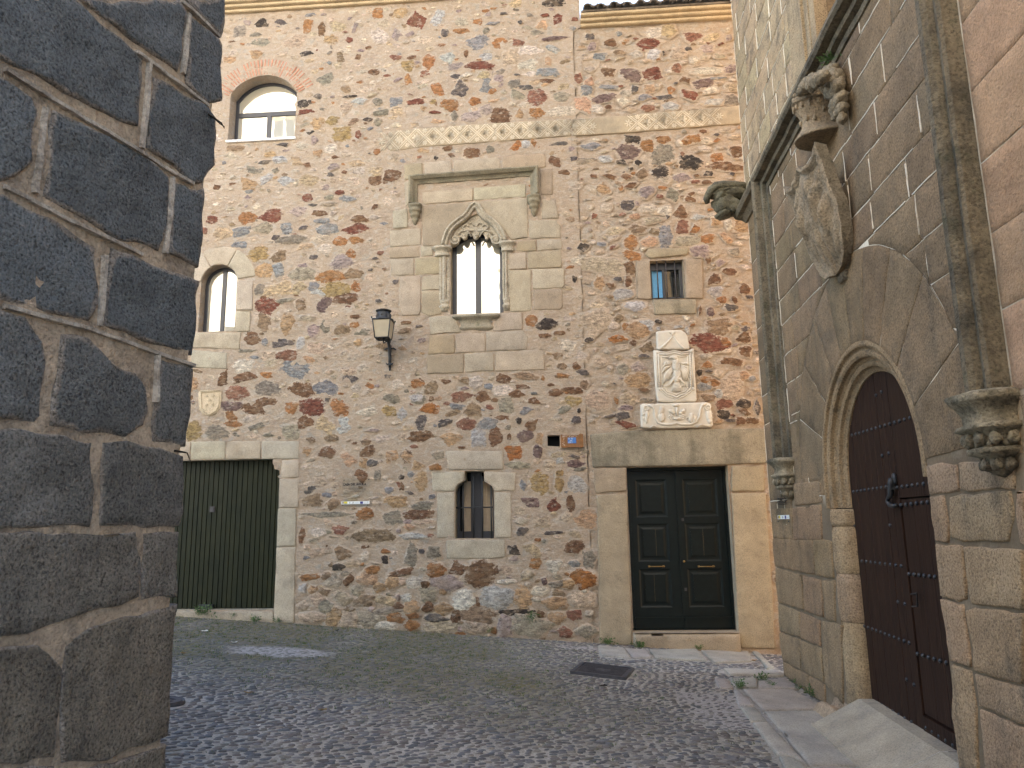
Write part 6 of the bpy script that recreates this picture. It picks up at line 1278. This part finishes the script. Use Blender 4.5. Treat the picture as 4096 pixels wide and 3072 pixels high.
for x, y, ra, rb, ro in ((395, 1290, 40, 75, .3), (400, 1390, 50, 80, -.2), (545, 1300, 45, 35, .4), (715, 1300, 45, 35, -.4), (615, 1210, 55, 26, 0), (850, 1400, 55, 80, .2), (900, 1420, 30, 60, .2), (180, 1360, 32, 80, .1), (165, 1440, 26, 50, -.3), (1115, 1370, 45, 95, -.1), (1130, 1450, 35, 45, 0), (575, 1330, 28, 24, 0), (690, 1330, 28, 24, 0)):
    ell(mb, FAC, *ip(x, y, .052), ra * KX, rb * KX, .024, col=MC, rot=-ro, lump=.3, n=16, m=10, seed=x)
for x, y in ((395, 1250), (410, 1300), (420, 1350), (430, 1400), (830, 1360), (800, 1390), (1140, 1330), (1150, 1390), (130, 1340), (140, 1400)): it(mb, ((x - 30, y + 30), (x, y), (x + 32, y + 8)), [.005, .009, .004], h=.062)
it(mb, ((225, 1555), (275, 1515), (345, 1553)), .010, h=.055); it(mb, ((930, 1545), (990, 1500), (1130, 1530)), .010, h=.055)
mb.build('base_slab', MAT['marble'], marb)

# ------------------------------------------------------------ small worn shield, meter box, plaques
cs = thing('carved_shield', 'small worn granite shield let into the wall above the garage door', 'shield', FAC.p(*FAC.px(*CG8(278, 365))))
mb = MB(); block(mb, FAC, P(FAC, CG8, "212 235 225 224 335 222 345 240 340 320 310 355 275 368 240 358 215 335"), h=.018, col=(.56, .46, .33), mat=0, bev=.012, step=.05, rough=.003, jit=.006)
sp_ = P(FAC, CG8, "230 236 280 233 330 232 330 275 326 315 308 340 278 357 250 344 234 322 231 280"); ftube(mb, FAC, [(a, b, .018) for a, b in sp_], .010, n=8, closed=True, col=(.50, .41, .29, 1)); ftube(mb, FAC, [(*FAC.px(*CG8(228, 228)), .02), (*FAC.px(*CG8(335, 226)), .02)], .013, n=8, col=(.46, .38, .27, 1))
for x, y in ((262, 258), (298, 256), (280, 280), (262, 306), (298, 304)):
    a, b = FAC.px(*CG8(x, y)); ell(mb, FAC, a, b, .018, .009, .03, .008, col=(.52, .43, .31, 1)); [ell(mb, FAC, a + s * .016, b + .002, .018, .006, .018, .006, rot=s * .5, col=(.52, .43, .31, 1)) for s in (-1, 1)]
mb.build('relief', MAT['ash'], cs)
b0 = FAC.px(*CN(1338, 1120), .05); b1 = FAC.px(*CN(1517, 1008), .05)
ub = thing('meter_box', 'brown painted metal box with a small blue lettered tile, beside a square hole', 'box', FAC.p((b0[0] + b1[0]) / 2, b0[1]))
mb = MB(); x0, x1, z0, z1 = b0[0], b1[0], b0[1], b1[1]; plate(mb, FAC, [(x0, z0 + .004), (x1, z0), (x1, z1), (x0, z1)], -.02, .05); sweep(mb, FAC, [(x0 + .008, z0 + .01), (x1 - .008, z0 + .01), (x1 - .008, z1 - .01), (x0 + .008, z1 - .01)], [(-.01, .04), (-.01, .055), (.01, .055), (.01, .04)], closed=True)
bx(mb, FAC, x1 - .035, x1 - .026, z0 - .012, z1 + .012, .05, .06)
body = mb.build('body', MAT['brown_box'], ub)
mb = MB(); rs = random.Random(4)
for i in range(46):
    s = rs.random(); a, b = (x0 + .02 + rs.uniform(0, .03), z0 + .03 + rs.random() * (z1 - z0 - .05)) if s < .35 else (x0 + .02 + rs.random() * (x1 - x0 - .1), z1 - .012 - abs(rs.gauss(0, .018)))
    r_ = rs.uniform(.003, .010); plate(mb, FAC, [(a + r_ * rs.uniform(.5, 1.4) * math.cos(t), b + r_ * rs.uniform(.4, 1.) * math.sin(t)) for t in np.linspace(0, 5.2, 6)], .0501, .0512)
plate(mb, FAC, rect(x0 + .02, x1 - .06, z1 - .012, z1 - .004), .055, .0562); mb.build('chipped_paint', MAT['pale_chip'], body)
CT = Crop(2140, 1700, 9.217); t0 = FAC.px(*CT(1210, 678), .05); t1 = FAC.px(*CT(1512, 460), .05)
mb = MB(); plate(mb, FAC, rect(t0[0], t1[0], t0[1], t1[1]), .05, .055); tile = mb.build('tile', MAT['blue'], ub)
tw_, th_ = t1[0] - t0[0], t1[1] - t0[1]
for s, fx_, fy in (('D2  HI', .04, .70), ('null', .26, .38), ('LO2 C', .04, .05)): text(FAC, s, t0[0] + tw_ * fx_, t0[1] + th_ * fy, th_ * .36, .0560, MAT['white'], 'lettering', tile, sx=.80)
CPq = Crop(1330, 1900, 10.37); p0 = FAC.px(*CPq(385, 1320), .03); p1 = FAC.px(*CPq(1545, 130), .03)
pl = thing('plaque', 'clear acrylic plaque reading CASA DEL AGUILA with a strip of printed emblems', 'plaque', FAC.p((p0[0] + p1[0]) / 2, p0[1]))
mb = MB(); plate(mb, FAC, rect(p0[0], p1[0], p0[1], p1[1]), .028, .034); sheet = mb.build('sheet', MAT['clear'], pl)
pw_, phh = p1[0] - p0[0], p1[1] - p0[1]
def pp(x, y): return FAC.px(*CPq(x, y), .036)
mb = MB()
for x, y in ((470, 215), (1490, 180), (415, 1255), (1445, 1245)): a, b = pp(x, y); ell(mb, FAC, a, b, .034, .007, .007, .006); ftube(mb, FAC, [(a, b, -.01), (a, b, .03)], .005, n=6)
mb.build('screw', MAT['stud'], pl)
a, b = pp(430, 440); text(FAC, 'CASA DEL AGUILA', a, b, .044, .0345, MAT['black'], 'lettering', pl, sx=.93, bold=.0016)
mb = MB(); rs = random.Random(6)
for y, xa, xb in ((578, 490, 1380), (628, 490, 1390), (678, 480, 1320), (710, 940, 1270)):
    x = xa
    while x < xb: l = rs.uniform(30, 70); a, b = pp(x, y); c, _ = pp(min(x + l, xb), y); bx(mb, FAC, a, c, b, b + .0042, .0342, .0348); x += l + 14
mb.build('small_print', MAT['black'], pl)
s0 = pp(365, 1218); s1 = pp(1535, 1080); mb = MB(); plate(mb, FAC, rect(s0[0], s1[0], s0[1], s1[1]), .0342, .0352); strip = mb.build('emblem_strip', MAT['white'], pl)
def prt(mat, x0, y0, x1, y1, par, fr=FAC, f=pp, h=.036):
    a, b = f(x0, y1); c, d = f(x1, y0); m_ = MB(); bx(m_, fr, a, c, b, d, h - .0006, h); m_.build('print', MAT[mat], par)
prt('yellow', 470, 1100, 615, 1195, strip); prt('maroon', 412, 1115, 458, 1192, strip); prt('maroon', 418, 1105, 445, 1112, strip); prt('black', 490, 1170, 580, 1178, strip); prt('navy', 1143, 1100, 1262, 1192, strip); prt('grey', 700, 1105, 735, 1190, strip); prt('maroon', 838, 1122, 862, 1190, strip); prt('grey', 866, 1112, 886, 1150, strip); prt('grey', 905, 1150, 1095, 1160, strip); prt('grey', 1300, 1158, 1440, 1168, strip); prt('grey', 1440, 1100, 1458, 1175, strip)
mb = MB(); a, b = pp(1203, 1146)
for i in range(12): t = 2 * math.pi * i / 12; ell(mb, FAC, a + .0028 * 1.2 * math.cos(t) * 1.3, b + .0048 * math.sin(t), .0362, .0007, .0007, .0004, n=5, m=4)
mb.build('print', MAT['yellow'], strip)
CP2 = Crop(3060, 1820, 5.53)
def pp2(x, y): return PAL.px(*CP2(x, y), .03)
q0, q1 = pp2(258, 1505), pp2(520, 930)
pl2 = thing('plaque', 'narrow looking clear plaque below the far corbel of the palace, with a white emblem strip', 'plaque', PAL.p((q0[0] + q1[0]) / 2, q0[1]))
mb = MB(); plate(mb, PAL, rect(q0[0], q1[0], q0[1], q1[1]), .022, .028); mb.build('sheet', MAT['clear'], pl2)
mb = MB()
for x, y in ((280, 960), (500, 955), (285, 1470), (520, 1470)): a, b = pp2(x, y); ell(mb, PAL, a, b, .028, .008, .008, .006); ftube(mb, PAL, [(a, b, -.01), (a, b, .025)], .005, n=6)
mb.build('screw', MAT['stud'], pl2)
mb = MB()
for y, xb in ((975, 470), (1000, 475), (1035, 478), (1070, 480), (1105, 482)): a, b = pp2(285, y); c, _ = pp2(xb, y); bx(mb, PAL, a, c, b, b + .007, .0282, .029)
mb.build('small_print', MAT['black'], pl2)
s0, s1 = pp2(282, 1420), pp2(532, 1325); mb = MB(); plate(mb, PAL, rect(s0[0], s1[0], s0[1], s1[1]), .0284, .0294); st2 = mb.build('emblem_strip', MAT['white'], pl2)
for mt, x0, y0, x1, y1 in (('yellow', 305, 1340, 335, 1408), ('maroon', 292, 1345, 303, 1405), ('grey', 375, 1352, 395, 1402), ('grey', 405, 1378, 425, 1385), ('navy', 440, 1338, 465, 1410), ('grey', 480, 1375, 520, 1382)): prt(mt, x0, y0, x1, y1, st2, PAL, pp2, .0302)

# ------------------------------------------------------------ weeds, leaves and litter
def weed(x, y, z, r_, n, seed, label, up=(0, 0, 1), name='weed'):
    rs = random.Random(seed); mb = MB(); up = Vector(up).normalized()
    for i in range(n):
        d = Vector((rs.gauss(0, 1), rs.gauss(0, 1), rs.gauss(0, .6))).normalized() * .9 + up * rs.uniform(.5, 1.2); d.normalize(); l = r_ * rs.uniform(.45, 1.15); p = Vector((x, y, z)) + Vector((rs.gauss(0, r_ * .2), rs.gauss(0, r_ * .2), 0)); s = d.cross(Vector((rs.random(), rs.random(), rs.random()))).normalized()
        q = p + d * l; mb.add([p, p + d * l * .1 + s * .002, q], [(0, 1, 2)], 0, (.07, .12, .03, 1))
        for k_ in range(3):
            c = p + d * l * (.45 + .25 * k_); t = (s * (1 if k_ % 2 else -1) + d * .7).normalized(); ll = l * rs.uniform(.22, .4); o = t.cross(d).normalized() * ll * .1; w_ = d * ll * .28
            mb.add([c, c + t * ll * .5 + w_ + o, c + t * ll, c + t * ll * .5 - w_ + o], [(0, 1, 2, 3)], 0, (.07, .12, .03, 1))
    return tag(mb.build(name, MAT['leaf'], None, base=(x, y, z)), label, 'weed', 'weeds and small plants in the joints')
def atg(crop, x, y): return ground(*crop(x, y))
g = FAC.px(*CG8(248, 1452)); weed(g[0], -.06, g[1] - .03, .15, 60, 1, 'leafy weed growing at the garage door sill, tallest one there')
g = FAC.px(*CG8(408, 1478)); weed(g[0], -.04, g[1] + .02, .06, 22, 2, 'tiny weed in the crack of the garage sill')
g = FAC.px(*CG8(655, 1505)); weed(g[0], -.04, g[1], .08, 34, 3, 'brownish tuft at the foot of the garage door jamb')
g = atg(CG8, 525, 1505); weed(g[0], g[1], gz(g[0]), .09, 50, 4, 'low flat weed in the cobbles before the garage sill')
g = atg(G3, 985, 532); weed(g[0], -.05, gz(g[0]), .10, 55, 5, 'bright green weed at the foot of the left jamb of the double door')
g = atg(G3, 1205, 542); weed(g[0], -.15, gz(g[0]), .11, 60, 6, 'dark mossy tuft under the left end of the doorstep')
g = atg(G3, 1645, 562); weed(g[0], g[1], gz(g[0]) + .02, .07, 30, 7, 'small weed between two paving slabs under the doorstep')
g = FAC.px(*CO(825, 1445)); weed(g[0], -.03, g[1], .11, 46, 8, 'green plant growing from the rubble wall near its foot', up=(0, -1, .1), name='wall_plant')
g = FAC.px(*CO(403, 1578)); weed(g[0], -.03, g[1], .06, 26, 9, 'small dark green sprig low in the rubble wall, left of the slate', up=(0, -1, .1), name='wall_plant')
for i, (x, y, r_, n, lb) in enumerate(((545, 635, .08, 40, 'spreading weed in the paving joint nearest the palace corner'), (885, 655, .045, 20, 'little weed at the foot of the palace corner'), (660, 690, .055, 26, 'weed in the slab joint, second out from the palace wall'), (955, 735, .05, 26, 'weed against the palace foot, beside the largest one'), (1120, 810, .095, 44, 'largest leafy weed at the palace foot beside the moulded foot stone'), (290, 715, .085, 44, 'mossy weed at the outer corner of the big paving slabs'))):
    g = atg(G8, x, y); weed(g[0], g[1], gz(g[0]) + .02, r_, n, 20 + i, lb)
a, b = PAL.px(*W1(590, 318), .08); p_ = PAL.p(a, b, .08); weed(*p_, .09, 34, 40, 'fern hanging under the label mould over the carved helmet', up=tuple(PAL.N), name='fern')
for i, (c_, x, y, s, mt, lb, cat) in enumerate(((G3, 950, 840, .05, 'twig', 'dark curled leaf on the cobbles below the rectangular cover', 'leaf'), (Crop(640, 2300, 1.7556), 1245, 402, .035, 'twig', 'black scrap lying close to the house foot', 'scrap'),
        (G8, 465, 418, .04, 'dry', 'dry leaf on the narrow strip of paving right of the doorstep', 'leaf'), (Crop(640, 2300, 1.7556), 620, 848, .045, 'dry', 'tan leaf on the mossy cobbles left of centre', 'leaf'), (Crop(640, 2300, 1.7556), 315, 403, .05, 'litter', 'pale leaf near the garage weed', 'leaf'),
        (Crop(640, 2300, 1.7556), 520, 488, .04, 'litter', 'pale scrap beside the left end of the mortar patch', 'scrap'), (Crop(640, 2300, 1.7556), 1140, 965, .045, 'dry', 'orange tan leaf in the middle of the cobbles', 'leaf'), (Crop(640, 2300, 1.7556), 688, 1080, .022, 'litter', 'tiny white scrap on the bare cobbles at the front', 'scrap'), (Crop(640, 2300, 1.7556), 165, 562, .04, 'dry', 'thin straw coloured leaf near the granite corner', 'leaf'), (Crop(640, 2300, 1.7556), 1445, 400, .04, 'litter', 'pale stone chip at the house foot, right of the black scrap', 'chip'))):
    g = ground(*c_(x, y)); rs = random.Random(i + 90); mb = MB(); n = 9; z = gzz(*g) + .022
    V = [(g[0] + s * math.cos(t) * rs.uniform(.7, 1.1), g[1] + s * .45 * math.sin(t) * rs.uniform(.7, 1.1), z + rs.uniform(0, s * .35)) for t in np.linspace(0, 6.28, n + 1)[:-1]] + [(g[0], g[1], z + s * .1), (g[0], g[1], z - .006)]
    mb.add(V, [(j, (j + 1) % n, n) for j in range(n)] + [((j + 1) % n, j, n + 1) for j in range(n)], 0, smooth=False)
    tag(mb.build(cat if cat != 'chip' else 'stone_chip', MAT[mt], None, base=(g[0], g[1], z)), lb, cat, 'fallen leaves and scraps on the cobbles')
for o in list(bpy.data.objects):
    if '_base' in o: del o['_base']
